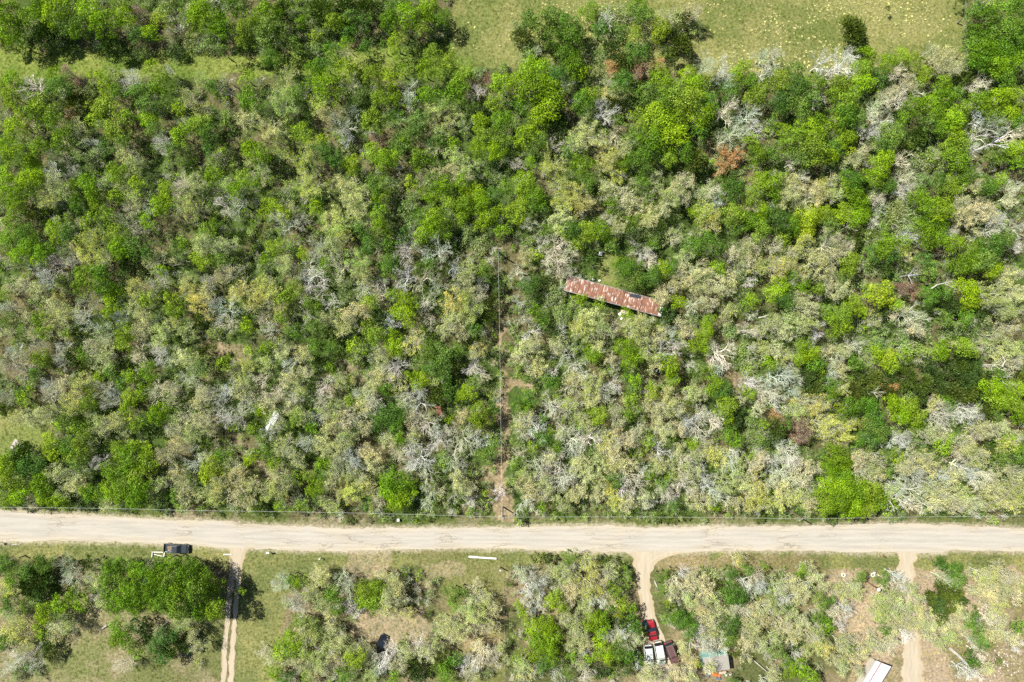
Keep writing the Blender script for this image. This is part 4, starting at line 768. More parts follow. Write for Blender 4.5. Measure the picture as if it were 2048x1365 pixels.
def size_word(t):
    r = t['R']
    return 'small' if r < 1.75 else ('mid-sized' if r < 2.35 else ('large' if r < 2.9 else 'huge'))
pts = np.array([(t['px'], t['py']) for t in trees])
for t in things:
    best = sorted(range(len(LANDMARKS)), key=lambda k: (LANDMARKS[k][1] - t['px'])**2 + (LANDMARKS[k][2] - t['py'])**2)[0]
    t['lm'] = best; t['dir'] = direction(t['px'] - LANDMARKS[best][1], t['py'] - LANDMARKS[best][2])
    t['size'] = size_word(t)
groups_ = {}
for t in things: groups_.setdefault((t['s'], t['size'], t['lm'], t['dir']), []).append(t)
for key, l in groups_.items():
    lm = LANDMARKS[key[2]]
    l.sort(key=lambda t: (t['px'] - lm[1])**2 + (t['py'] - lm[2])**2)
    place = ('the ' + lm[0])
    for i, t in enumerate(l):
        lab = f"{t['size']} {NOUN[t['s']]}, "
        lab += (f"the only one {t['dir']} {place}" if len(l) == 1 else f"{ORD[min(i, len(ORD)-1)]} such {t['dir']} {place}")
        t['label'] = lab
CAT = {'leafy': 'tree', 'cedar': 'cedar tree', 'shrub': 'shrub', 'budding': 'budding tree', 'bare': 'bare tree', 'dead': 'dead bush', 'snag': 'dead tree'}
GRP = {'leafy': 'leafy trees of the woods', 'cedar': 'cedars among the trees', 'shrub': 'grey-green shrubs', 'budding': 'pale budding trees', 'bare': 'bare grey trees', 'dead': 'dead brown bushes', 'snag': 'white dead snags'}

# trees that stick out of the frame or cover the clearings are kept clear of the man-made things
for t in things:
    l = PROTO[t['kind']]
    pick = sorted(l, key=lambda p: abs(math.log(p[0] / t['R'])))
    near = [p for p in pick if abs(math.log(p[0] / pick[0][0])) < .02]
    p = near[rt.randrange(len(near))]
    sx = t['R'] / p[0]; an = rt.uniform(.82, 1.22); sz = t['H'] / p[1]
    name = OBJ_NAME[t['kind']]
    if t['kind'] == 'shrub':
        o = link(name, p[2]['crown'])
        o.color = (*t['tint'], 1)
    else:
        o = empty(name)
        cr = link('crown', p[2]['crown'], o); cr.color = (*t['tint'], 1)
        tr = link('trunk', p[2]['trunk'], o); tr.color = (*t['tint'], 1)
    o.location = (t['x'], t['y'], 0); o.rotation_euler = (0, 0, t['rz']); o.scale = (sx * an, sx / an, sz)
    tag(o, t['label'], CAT[t['kind']], GRP[t['kind']])

# ------------------------------------------------------------------ masses nobody could count
def scatter(name, protos, pts_, scl, rot, var, tint, tilt=None):
    """one object: points that carry copies of the prototype meshes"""
    coll = bpy.data.collections.new(name + '_parts')
    for i, me in enumerate(protos):
        coll.objects.link(bpy.data.objects.new(f'{name}_{i:03d}', me))
    n = len(pts_)
    me = bpy.data.meshes.new(name)
    me.vertices.add(n); me.vertices.foreach_set('co', np.asarray(pts_, np.float32).ravel())
    def attr(nm, ty, arr, key='value'):
        a = me.attributes.new(nm, ty, 'POINT'); a.data.foreach_set(key, arr)
    attr('scl', 'FLOAT_VECTOR', np.asarray(scl, np.float32).ravel(), 'vector')
    attr('rot', 'FLOAT_VECTOR', np.asarray(rot, np.float32).ravel(), 'vector')
    attr('var', 'INT', np.asarray(var, np.int32))
    t4 = np.ones((n, 4), np.float32); t4[:, :3] = tint
    attr('tint', 'FLOAT_COLOR', t4.ravel(), 'color')
    o = tag(link(name, me), kind='stuff')
    ng = bpy.data.node_groups.new(name + '_nodes', 'GeometryNodeTree')
    ng.interface.new_socket('Geometry', in_out='INPUT', socket_type='NodeSocketGeometry')
    ng.interface.new_socket('Geometry', in_out='OUTPUT', socket_type='NodeSocketGeometry')
    gi = ng.nodes.new('NodeGroupInput'); go = ng.nodes.new('NodeGroupOutput')
    ci = ng.nodes.new('GeometryNodeCollectionInfo'); ci.inputs['Collection'].default_value = coll
    ci.inputs['Separate Children'].default_value = True; ci.inputs['Reset Children'].default_value = True
    ip = ng.nodes.new('GeometryNodeInstanceOnPoints'); ip.inputs['Pick Instance'].default_value = True
    m2p = ng.nodes.new('GeometryNodeMeshToPoints')
    ng.links.new(gi.outputs[0], m2p.inputs[0]); ng.links.new(m2p.outputs[0], ip.inputs['Points'])
    ng.links.new(ci.outputs[0], ip.inputs['Instance'])
    def na(nm, ty, sock):
        a = ng.nodes.new('GeometryNodeInputNamedAttribute'); a.data_type = ty; a.inputs[0].default_value = nm
        ng.links.new(a.outputs[0], ip.inputs[sock])
    na('var', 'INT', 'Instance Index'); na('scl', 'FLOAT_VECTOR', 'Scale')
    a = ng.nodes.new('GeometryNodeInputNamedAttribute'); a.data_type = 'FLOAT_VECTOR'; a.inputs[0].default_value = 'rot'
    e2r = ng.nodes.new('FunctionNodeEulerToRotation'); ng.links.new(a.outputs[0], e2r.inputs[0]); ng.links.new(e2r.outputs[0], ip.inputs['Rotation'])
    ng.links.new(ip.outputs[0], go.inputs[0])
    md = o.modifiers.new('scatter', 'NODES'); md.node_group = ng
    return o

# 1. smaller trees between the counted ones, and the woods just beyond the frame
all_protos = []; pidx = {}
for k, l in PROTO.items():
    for j, p in enumerate(l):
        pidx[(k, j)] = len(all_protos); all_protos.append(p[2]['all'])
def pack(lst):
    P = []; S = []; Rr = []; V = []; T = []
    for t in lst:
        l = PROTO[t['kind']]
        js = sorted(range(len(l)), key=lambda j: abs(math.log(l[j][0] / t['R'])))
        near = [j for j in js if abs(math.log(l[j][0] / l[js[0]][0])) < .02]
        j = near[rt.randrange(len(near))]; p = l[j]
        P.append((t['x'], t['y'], 0)); s = t['R'] / p[0]; S.append((s, s, t['H'] / p[1])); Rr.append((0, 0, t['rz']))
        V.append(pidx[(t['kind'], j)]); T.append(t['tint'])
    return P, S, Rr, V, T
margin = []
def forest_at(px, py):
    _, f = ground_color(np.array([px], float), np.array([py], float)); return bool(f[0])
cand = []
for i in range(1500):
    x = rt.uniform(-128, 128); y = rt.uniform(-92, 92)
    px, py = 1024 + 10*x, 682.5 - 10*y
    if -35 < px < 2083 and -35 < py < 1400: continue
    cand.append((x, y, px, py))
cx_ = np.array([c[2] for c in cand]); cy_ = np.array([c[3] for c in cand])
_, fm = ground_color(cx_, cy_)
for (x, y, px, py), ok in zip(cand, fm):
    if not ok: continue
    s = rt.choices('GDKSPYB', (5, 4, 2, 2, 4, 1, 3))[0]
    kind, tints = SPEC[s]; R = rt.uniform(1.4, 2.9)
    t = rt.choice(tints)
    margin.append(dict(kind=kind, x=x, y=y, R=R, H=height_of(kind, R), tint=t, rz=rt.uniform(0, 6.28)))
scatter('thicket', all_protos, *pack(rest + margin))

def on_drive(px, py, m=0.0):
    return ((px > 438 - m) & (px < 490 + m) & (py > 1090)) | in_poly(px, py, [(1235-m,1090),(1385+m,1090),(1318+m,1130),(1308+m,1180),(1318+m,1240),(1352+m,1300),(1362+m,1345),(1278-m,1345),(1274-m,1245),(1264-m,1140)]) | ((px > 1792 - m) & (px < 1845 + m) & (py > 1095))
# 2. undergrowth on the forest floor
keep_clear = [(1230, 592, 60), (1303, 1262, 26), (1298, 1312, 30), (1322, 1308, 36), (1348, 1304, 40), (1432, 1322, 40), (1745, 1350, 45), (352, 1098, 40), (762, 1290, 34), (541, 842, 24), (35, 893, 30), (875, 822, 16), (1600, 1305, 14)]
n = 24000
ux = NR.uniform(-118, 118, n); uy = NR.uniform(-82, 82, n)
upx = 1024 + ux * 10; upy = 682.5 - uy * 10
_, fo = ground_color(upx, upy)
dens = np.where(upy > 1120, .40, .85) * np.where(upx > 1640, np.where(upy > 1120, .25, 1), 1)
ok = fo & (NR.random(n) < dens)
ok &= (fbm(upx / 40, upy / 40, 77, 3) > .28)
ok &= ~((upy < 175) & (upy > 85) & (upx < 1000) & (upy < 168))
ok &= ~on_drive(upx, upy, 6.0)
for (kx, ky, kr) in keep_clear: ok &= (upx - kx)**2 + (upy - ky)**2 > kr * kr
ux, uy, upx, upy = ux[ok], uy[ok], upx[ok], upy[ok]
under = []
for x, y, px, py in zip(ux, uy, upx, upy):
    hot = fbm(np.array([px / 90]), np.array([py / 90]), 91, 2)[0]
    w = (6 + 6 * (hot > .5), 4, 1.0, 5, .6, 1.6) if py < 1120 else (2, 2, 1, 5, 2, 3)
    s = rt.choices('GDKSPB', w)[0]
    kind = {'P': 'budding', 'G': 'shrub', 'D': 'shrub', 'K': 'cedar', 'S': 'shrub', 'B': 'bare'}[s]
    t = rt.choice(SPEC[s][1]); b = rt.uniform(.95, 1.35)
    R = rt.uniform(.5, 1.25)
    under.append(dict(kind=kind, x=x, y=y, R=R, H=height_of(kind, R) * (.6 if kind in ('cedar', 'bare', 'budding') else .9), tint=(t[0]*b, t[1]*b, t[2]*b), rz=rt.uniform(0, 6.28)))
scatter('undergrowth', all_protos, *pack(under))

# 3. grass tufts and pale weed clumps in the open ground
def tuft(n, r, h, seed, wid=.03):
    rng = np.random.default_rng(seed)
    b = rng.normal(0, r * .45, (n, 2)); a = rng.uniform(0, 6.28, n); ln = h * rng.uniform(.5, 1.1, n)
    dx = np.stack([np.cos(a), np.sin(a)], 1); lean = rng.uniform(.2, .9, n)
    base = np.concatenate([b, np.zeros((n, 1))], 1)
    tip = base + np.concatenate([dx * (ln * lean)[:, None], (ln * np.sqrt(1 - lean**2 * .8))[:, None]], 1)
    mid = (base + tip) / 2 + [0, 0, h * .12]
    s = np.stack([-dx[:, 1], dx[:, 0], np.zeros(n)], 1) * wid
    v = np.stack([base - s * .6, mid - s, tip, mid + s], 1).reshape(-1, 3)
    return np_mesh('tuft', v, np.arange(n * 4), 4, M['leaf_i'])
tufts = [tuft(40, .30, .13, k) for k in range(4)] + [tuft(60, .16, .35, 20 + k, .045) for k in range(3)]
n = 90000
gx = NR.uniform(-108, 108, n); gy = NR.uniform(-72, 72, n)
gpx = 1024 + gx * 10; gpy = 682.5 - gy * 10
gc, gf = ground_color(gpx, gpy)
rtp = interp(ROAD_TOP, gpx); rbt = interp(ROAD_BOT, gpx)
onroad = (gpy > rtp - 4) & (gpy < rbt + 4)
drive = on_drive(gpx, gpy, -2.0)
ok = (~gf) & ~onroad & ~drive & (gc[:, 1] < .42) & (gc[:, 0] < .50) & (NR.random(n) < .5)
gx, gy, gc, gpx, gpy = gx[ok], gy[ok], gc[ok], gpx[ok], gpy[ok]
k = len(gx)
tn = np.clip(gc * NR.uniform(1.3, 2.3, (k, 1)) * np.array([.92, 1.03, .78]), 0, .8)
s = NR.uniform(.5, 1.15, k)
scatter('grass', tufts, np.stack([gx, gy, np.full(k, .0)], 1), np.stack([s, s, s], 1), np.stack([np.zeros(k), np.zeros(k), NR.uniform(0, 6.28, k)], 1), NR.integers(0, 4, k), tn)
n = 60000
wx_ = NR.uniform(-15, 92, n); wy_ = NR.uniform(54, 71, n)
wpx = 1024 + wx_ * 10; wpy = 682.5 - wy_ * 10
ok = in_poly(wpx, wpy, POLY['meadow']) & (NR.random(n) < np.clip((fbm(wpx / 70, wpy / 70, 13, 3) - .46) * .6, 0.004, .075))
wx_, wy_ = wx_[ok], wy_[ok]; k = len(wx_)
s = NR.uniform(.3, 1.1, k) ** 1.6 * .7
scatter('pale_weeds', tufts[4:], np.stack([wx_, wy_, np.zeros(k)], 1), np.stack([s, s, s*.8], 1), np.stack([np.zeros(k), np.zeros(k), NR.uniform(0, 6.28, k)], 1), NR.integers(0, 3, k), np.array([.72, .70, .40]) * NR.uniform(.8, 1.1, (k, 1)))

# ------------------------------------------------------------------ man-made things
class MB:
    """collects boxes, prisms and tubes into one mesh"""
    def __init__(s): s.bm = bmesh.new()
    def box(s, cx, cy, cz, sx, sy, sz, rz=0.0, rx=0.0, ry=0.0):
        m = Matrix.Translation((cx, cy, cz)) @ Matrix.Rotation(rz, 4, 'Z') @ Matrix.Rotation(ry, 4, 'Y') @ Matrix.Rotation(rx, 4, 'X') @ Matrix.Diagonal((sx, sy, sz, 1))
        bmesh.ops.create_cube(s.bm, size=1, matrix=m); return s
    def tube(s, p, q, r0, r1=None, n=8):
        p = Vector(p); q = Vector(q); d = q - p
        m = Matrix.Translation((p + q) / 2) @ d.to_track_quat('Z', 'Y').to_matrix().to_4x4()
        bmesh.ops.create_cone(s.bm, cap_ends=True, segments=n, radius1=r0, radius2=r0 if r1 is None else r1, depth=d.length, matrix=m); return s
    def ball(s, c, r, sc=(1, 1, 1), sub=2):
        m = Matrix.Translation(c) @ Matrix.Diagonal((*sc, 1)); bmesh.ops.create_icosphere(s.bm, subdivisions=sub, radius=r, matrix=m); return s
    def face(s, pts):
        s.bm.faces.new([s.bm.verts.new(p) for p in pts]); return s
    def loft(s, rings, cap=True):
        R = [[s.bm.verts.new(p) for p in r] for r in rings]
        n = len(R[0])
        for a, b in zip(R, R[1:]):
            for i in range(n):
                s.bm.faces.new((a[i], a[(i+1) % n], b[(i+1) % n], b[i]))
        if cap: s.bm.faces.new(R[0][::-1]); s.bm.faces.new(R[-1])
        return s
    def build(s, name, mat, parent=None, bevel=0.0, smooth=False):
        bmesh.ops.recalc_face_normals(s.bm, faces=s.bm.faces)
        me = bpy.data.meshes.new(name); s.bm.to_mesh(me); s.bm.free()
        me.materials.append(mat)
        if smooth: me.polygons.foreach_set('use_smooth', [True] * len(me.polygons))
        o = link(name, me, parent)
        if bevel:
            b = o.modifiers.new('edge', 'BEVEL'); b.width = bevel; b.segments = 2; b.limit_method = 'ANGLE'
        return o

def ang(p, q): return math.atan2(-(q[1] - p[1]), q[0] - p[0])

M['wood_pole'] = paint('creosoted_pole', (.16, .11, .08), .8, var=.3)
M['galv'] = paint('galvanised_metal', (.52, .53, .54), .4, .7, var=.2)
M['white'] = paint('white_paint', (.74, .74, .72), .5, var=.08)
M['porcelain'] = paint('porcelain', (.7, .7, .72), .25, var=.05)
M['wire'] = paint('aluminium_wire', (.5, .5, .47), .6, .1, var=.05)
M['tyre'] = paint('black_rubber', (.02, .02, .02), .8, var=.2)
M['rim'] = paint('wheel_metal', (.45, .45, .46), .3, .8, var=.1)
M['glass'] = paint('tinted_car_glass', (.012, .017, .022), .06, 0, var=.1, spec=.8)
M['lamp'] = paint('lamp_lens', (.7, .7, .68), .15, var=.05)
M['tail'] = paint('tail_lens', (.45, .02, .02), .2, var=.05)
M['trim'] = paint('black_plastic', (.025, .025, .027), .6, var=.2)
M['wallboard'] = paint('faded_siding', (.38, .36, .31), .7, var=.25)
M['timber'] = paint('weathered_boards', (.42, .35, .25), .8, var=.3)
M['rust_dark'] = paint('rusted_steel', (.16, .07, .04), .8, var=.4, scale=5)
M['turq'] = paint('turquoise_siding', (.24, .44, .41), .6, var=.12)

def rust_mat():
    m, nt, out = new_mat('rusted_tin_sheet'); L = nt.links
    g = N(nt, 'ShaderNodeNewGeometry'); oi = N(nt, 'ShaderNodeObjectInfo')
    mp = N(nt, 'ShaderNodeMapping'); mp.inputs['Rotation'].default_value = (0, 0, .278)
    L.new(g.outputs['Position'], mp.inputs[0])
    st = N(nt, 'ShaderNodeMapping'); st.inputs['Scale'].default_value = (3.0, .8, 1); L.new(mp.outputs[0], st.inputs[0])
    a = N(nt, 'ShaderNodeTexNoise'); a.inputs['Scale'].default_value = 1.5; a.inputs['Detail'].default_value = 5; a.inputs['Roughness'].default_value = .6
    L.new(st.outputs[0], a.inputs[0])
    b = N(nt, 'ShaderNodeTexNoise'); b.inputs['Scale'].default_value = .9; b.inputs['Detail'].default_value = 6
    L.new(mp.outputs[0], b.inputs[0])
    k = N(nt, 'ShaderNodeMapRange'); k.inputs[1].default_value = .55; k.inputs[2].default_value = .63
    L.new(math_n(nt, 'ADD', a.outputs[0], math_n(nt, 'MULTIPLY_ADD', oi.outputs['Random'], .07, -.02)), k.inputs[0])
    rust = mixc(nt, b.outputs[0], (.10, .042, .024), (.32, .14, .082))
    rust = scalec(nt, rust, math_n(nt, 'MULTIPLY_ADD', oi.outputs['Random'], .35, .8))
    c = mixc(nt, k.outputs[0], rust, (.50, .45, .40))
    p = N(nt, 'ShaderNodeBsdfPrincipled'); L.new(c, p.inputs['Base Color']); p.inputs['Roughness'].default_value = .65
    L.new(p.outputs[0], out.inputs[0]); return m
M['rust'] = rust_mat()

def corr_sheet(w, l, n_ribs, amp=.02, th=.004):
    """a corrugated sheet, w across (x), l along (y), centred; returned as MB"""
    b = MB(); k = n_ribs * 4
    prof = [(-w/2 + w * i / k, amp * math.sin(i / k * n_ribs * 2 * math.pi)) for i in range(k + 1)]
    ring0 = [(x, -l/2, z) for x, z in prof] + [(x, -l/2, z - th - .01) for x, z in reversed(prof)]
    ring1 = [(x, l/2, z) for x, z in prof] + [(x, l/2, z - th - .01) for x, z in reversed(prof)]
    return b.loft([ring0, ring1])

# ---- long mobile home with the rusty roof
def mobile_home():
    hz = 3.0
    P = [at(1136, 552, hz), at(1328, 610, hz), at(1322, 633, hz), at(1129, 586, hz)]
    mid = ((P[0][0] + P[2][0]) / 2, (P[0][1] + P[2][1]) / 2)
    a = math.atan2(P[1][1] - P[0][1], P[1][0] - P[0][0]) * .5 + math.atan2(P[2][1] - P[3][1], P[2][0] - P[3][0]) * .5
    Lg = math.hypot(P[1][0] - P[0][0], P[1][1] - P[0][1]); W = 2.95
    t = empty('mobile_home', (mid[0], mid[1], 0), a)
    tag(t, 'long derelict mobile home with a rust-streaked sheet metal roof in the woods', 'mobile home')
    n = 22; w = Lg / n
    for i in range(4): pass
    body = MB().box(0, 0, 1.55, Lg - .5, W - .45, 2.3).build('wall', M['wallboard'], t)
    MB().box(0, 0, .25, Lg - .9, W - .8, .5).build('skirting', M['rust_dark'], t)
    for k, x in enumerate((-7.2, -3.4, 3.6, 7.4)):
        f = MB().box(x, -(W - .45) / 2 - .02, 1.75, 1.1, .06, .8).build('window', M['white'], t)
        MB().box(x, -(W - .45) / 2 - .055, 1.75, .96, .02, .68).build('pane', M['glass'], f)
    d = MB().box(1.2, -(W - .45) / 2 - .02, 1.4, .85, .06, 1.9).build('door', M['trim'], t)
    rng = random.Random(3)
    me = None
    for i in range(n):
        x = -Lg/2 + w * (i + .5)
        gone = i in (13, 14)
        b = MB()
        hw = W / 2
        # low crowned sheet running across the home with a standing seam on one edge
        ring = lambda xx: [(xx, -hw, 2.86), (xx, -hw * .5, 2.97), (xx, 0, 3.03), (xx, hw * .5, 2.97), (xx, hw, 2.86), (xx, hw, 2.83), (xx, 0, 3.0), (xx, -hw, 2.83)]
        b.loft([ring(-w/2 + .015), ring(w/2 - .015)])
        for yy in (-.75, -.25, .25, .75):
            b.box(-w/2 + .03, yy * hw, 3.0 if abs(yy) < .5 else 2.93, .035, hw * .52, .05, 0, -yy * .12)
        o = b.build('roof_panel', M['rust'], t)
        o.location = (x, 0, rng.uniform(-.02, .02)); o.rotation_euler = (rng.uniform(-.008, .008), rng.uniform(-.02, .02), 0)
    MB().box(Lg/2 + .03, 0, 2.86, .09, W, .12).box(-Lg/2 - .03, 0, 2.86, .09, W, .12).box(0, W/2 + .04, 2.84, Lg, .07, .1).box(0, -W/2 - .04, 2.84, Lg, .07, .1).build('edge_flashing', M['galv'], t)
    MB().box(Lg/2 - .35, -.5, 3.075, .55, 1.7, .02).build('patch_sheet', M['white'], t)
    # torn hole with the bare decking and a blue-black tarp
    MB().box(3.9, 1.05, 3.0, 2.1, .62, .09, .06, -.12).build('tarp', paint('black_tarp', (.03, .04, .055), .35, var=.4), t)
    MB().tube((-2.0, .15, 2.95), (-2.0, .15, 3.35), .07).build('vent_pipe', M['trim'], t)
    return a
ha = mobile_home()
x, y = at(1249, 624, .6)
o = empty('porch_deck', (x, y, 0), ha)
tag(o, 'small weathered plank porch beside the mobile home', 'porch')
for i in range(7):
    MB().box(-.66 + i * .22, 0, .62, .2, .75, .04).build('plank', M['timber'], o)
for sx in (-.65, .65):
    for sy in (-.3, .3): MB().box(sx, sy, .3, .09, .09, .6).build('post', M['timber'], o)
for i, (px, py, r, lab) in enumerate([(1240, 629, .33, 'white cushion lying on the grass below the porch deck'), (1243, 638, .26, 'smaller white bundle lying south of the cushion by the porch')]):
    x, y = at(px, py); b = MB().ball((0, 0, r * .5), r, (1.1, 1, .5)).build('bundle', M['white'], None, smooth=True); b.location = (x, y, 0); b.rotation_euler.z = i
    tag(b, lab, 'bundle')
for nm, px, py, w, l, rz, lab in [('plastic_tub', 1199, 562, .4, .3, .3, 'white plastic tub above the rusty roof edge'), ('wood_scrap', 1186, 560, .5, .3, -.3, 'small white board above the rusty roof edge'),
                              ('tin_scrap', 1158, 638, 1.2, .5, .2, 'pale panel on the ground under the mobile home')]:
    x, y = at(px, py); b = MB().box(0, 0, .12, w, l, .2).box(0, 0, .24, w * .8, l * .7, .05).build(nm, M['white']); b.location = (x, y, 0); b.rotation_euler.z = rz
    tag(b, lab, nm.replace('_', ' '))

# ---- grey shed with turquoise wall
def shed():
    hz = 2.6
    P = [at(1404, 1317, hz), at(1453, 1309, hz), at(1462, 1337, hz), at(1411, 1344, hz)]
    mid = (sum(p[0] for p in P) / 4, sum(p[1] for p in P) / 4)
    a = math.atan2(P[1][1] - P[0][1], P[1][0] - P[0][0])
    Lg = 5.0; W = 2.9
    t = empty('shed', (mid[0], mid[1], 0), a)
    tag(t, 'small shed with grey shingle roof and turquoise boarded wall', 'shed')
    for i in range(12):
        MB().box(-Lg/2 + .25 + i * .41, W/2 - .12, 1.15, .39, .04, 2.3).build('board', M['turq'], t)
    MB().box(0, -.05, 1.15, Lg - .3, W - .4, 2.3).build('wall', M['turq'], t)
    sh = paint('grey_shingle', (.27, .25, .22), .9, var=.3, scale=4)
    for i in range(9):
        z = 2.72 - i * .035
        MB().box(0, W/2 - .17 - i * .345, z, Lg, .37, .025, 0, .11).build('shingle', sh, t)
    MB().box(0, W/2 + .03, 2.62, Lg + .05, .05, .16).build('fascia', M['turq'], t)
    MB().box(.6, -W/2 + .12, 1.0, .9, .05, 1.9).build('door', M['trim'], t)
shed()
JK = [(1430, 1350, .9, .5, .35, (.55, .13, .03), 'orange plastic crate in the clutter below the shed', 'crate'),
      (1438, 1352, .5, .5, .3, (.5, .15, .05), 'small orange bucket beside the orange crate', 'bucket'),
      (1445, 1346, 1.3, .35, .3, (.5, .35, .28), 'pinkish plank box along the shed wall', 'box'),
      (1452, 1351, .5, .4, .4, (.6, .6, .58), 'white bag in the clutter below the shed', 'bag'),
      (1461, 1349, .4, .4, .35, (.6, .55, .5), 'pale sack at the right end of the shed clutter', 'sack'),
      (1437, 1358, .8, .5, .4, (.1, .12, .16), 'dark blue bin low in the shed clutter', 'bin'),
      (1415, 1352, .7, .6, .4, (.12, .12, .13), 'black barrel lying left in the shed clutter', 'barrel'),
      (1419, 1348, .5, .4, .3, (.35, .36, .4), 'grey tub beside the black barrel', 'tub')]
for px, py, w, l, h, c, lab, cat in JK:
    x, y = at(px, py, h)
    b = MB().box(0, 0, h/2, w, l, h).box(0, 0, h + .015, w * 1.06, l * 1.06, .03).build(cat if cat != 'box' else 'wooden_box', paint(cat + '_colour', c, .5, var=.2), None, .03)
    b.location = (x, y, 0); b.rotation_euler.z = RNG.uniform(-.5, .5); tag(b, lab, cat)
x, y = at(1360, 1343, .6)
b = MB().loft([[(-.45, -.7, .0), (.45, -.7, 0), (.45, -.7, .1), (-.45, -.7, .1)], [(-.2, .9, 0), (.12, .9, 0), (.1, .9, .5), (-.15, .9, .5)]]).build('folded_tarp', M['galv'])
b.location = (x, y, 0); b.rotation_euler.z = .15; tag(b, 'grey folded tarp on the ground between vehicles and shed', 'tarp')

# ---- white metal roof at the bottom edge
def white_building():
    hz = 2.9
    A = at(1753, 1322, hz); Bp = at(1783, 1334, hz)
    a = math.atan2(Bp[1] - A[1], Bp[0] - A[0])
    W = math.hypot(Bp[0] - A[0], Bp[1] - A[1]) + .05
    d = Vector((math.sin(a), -math.cos(a)))       # runs away to the lower left
    a2 = math.atan2(-37, -22 * 1.0)
    run = Vector((-.52, -.854))
    Lg = 8.5
    t = empty('metal_building', (A[0], A[1], 0), 0)
    tag(t, 'building with white sheet metal roof and a thin red-brown strip', 'building')
    u = Vector((math.cos(a), math.sin(a))); 
    def P(s, q): return (u.x * s + run.x * q, u.y * s + run.y * q)
    def quad(s0, s1, q0, q1, z0, z1, th):
        a_, b_, c_, d_ = P(s0, q0), P(s1, q0), P(s1, q1), P(s0, q1)
        top = [(a_[0], a_[1], z0), (b_[0], b_[1], z1), (c_[0], c_[1], z1), (d_[0], d_[1], z0)]
        return MB().loft([[(p[0], p[1], p[2] - th) for p in top], top])
    nstr = 9; 
    wm = paint('white_roof_sheet', (.66, .68, .72), .35, .2, var=.08)
    for k in range(nstr):
        q0 = Lg * k / nstr; q1 = Lg * (k + 1) / nstr - .02
        quad(0, .85, q0, q1, 2.82, 2.93, .04).build('roof_panel', wm, t)
        quad(.98, W, q0, q1, 2.93, 2.72, .04).build('roof_panel', wm, t)
        quad(.98, W, q0, q0 + .03, 2.955, 2.745, .03).build('roof_seam', M['galv'], t)
    quad(.84, .99, 0, Lg, 2.97, 2.97, .06).build('ridge_cap', paint('red_brown_ridge', (.22, .06, .045), .6), t)
    a_, b_, c_, d_ = P(.7, .4), P(W - .15, .4), P(W - .15, Lg - .15), P(.7, Lg - .15)
    MB().loft([[(*p, 0) for p in (a_, b_, c_, d_)], [(*p, 2.66) for p in (a_, b_, c_, d_)]]).build('wall', M['wallboard'], t)
white_building()

# ---- tin sheets lying in the woods
def sheets(name, corners, n, label, cat, mat, hz, ribs=6, mess=.06, seed=1):
    P = [Vector(at(px, py, hz)) for px, py in corners]   # A,B top edge ; D,C bottom edge
    c = sum(P, Vector((0, 0))) / 4
    t = empty(name, (c.x, c.y, 0)); tag(t, label, cat)
    u = ((P[1] - P[0]) + (P[2] - P[3])) / 2; v = ((P[3] - P[0]) + (P[2] - P[1])) / 2
    a = math.atan2(u.y, u.x); rng = random.Random(seed)
    for i in range(n):
        f = (i + .5) / n - .5
        o = corr_sheet(u.length / n * 1.04, v.length * rng.uniform(.85, 1.1), ribs).build('sheet', mat, t)
        o.location = (u.x * f + rng.uniform(-.1, .1), u.y * f + rng.uniform(-.1, .1), hz + i % 2 * .03)
        o.rotation_euler = (rng.uniform(-mess, mess), rng.uniform(-mess, mess), a + rng.uniform(-mess, mess) * 2)
    if hz > .8:
        for k in ((-.35, -.35), (.35, -.35), (.35, .35), (-.35, .35)):
            MB().box(u.x * k[0] + v.x * k[1], u.y * k[0] + v.y * k[1], hz * .5, .1, .1, hz).build('post', M['timber'], t)
M['tin_white'] = paint('faded_white_tin', (.55, .55, .56), .5, .2, var=.2, scale=2)
M['tin_pale'] = paint('pale_pinkish_tin', (.46, .41, .38), .6, .1, var=.2, scale=2)
sheets('tin_lean_to', [(553, 826), (561, 830), (540, 861), (526, 852)], 3, 'tilted white corrugated sheets of a collapsed lean-to among bare trees', 'lean-to', M['tin_white'], 4.6, 3, .12, 2)
sheets('tin_roof_pile', [(31, 878), (50, 893), (36, 908), (19, 897)], 4, 'pale corrugated sheets at the grassy clearing beside the dark trees', 'metal sheets', M['tin_pale'], 1.6, 4, .05, 5)
sheets('small_tin_roof', [(869, 813), (878, 811), (887, 829), (879, 833)], 2, 'little rusty tin roof half hidden by bare twigs', 'tin roof', M['rust_dark'], 2.6, 3, .05, 7)

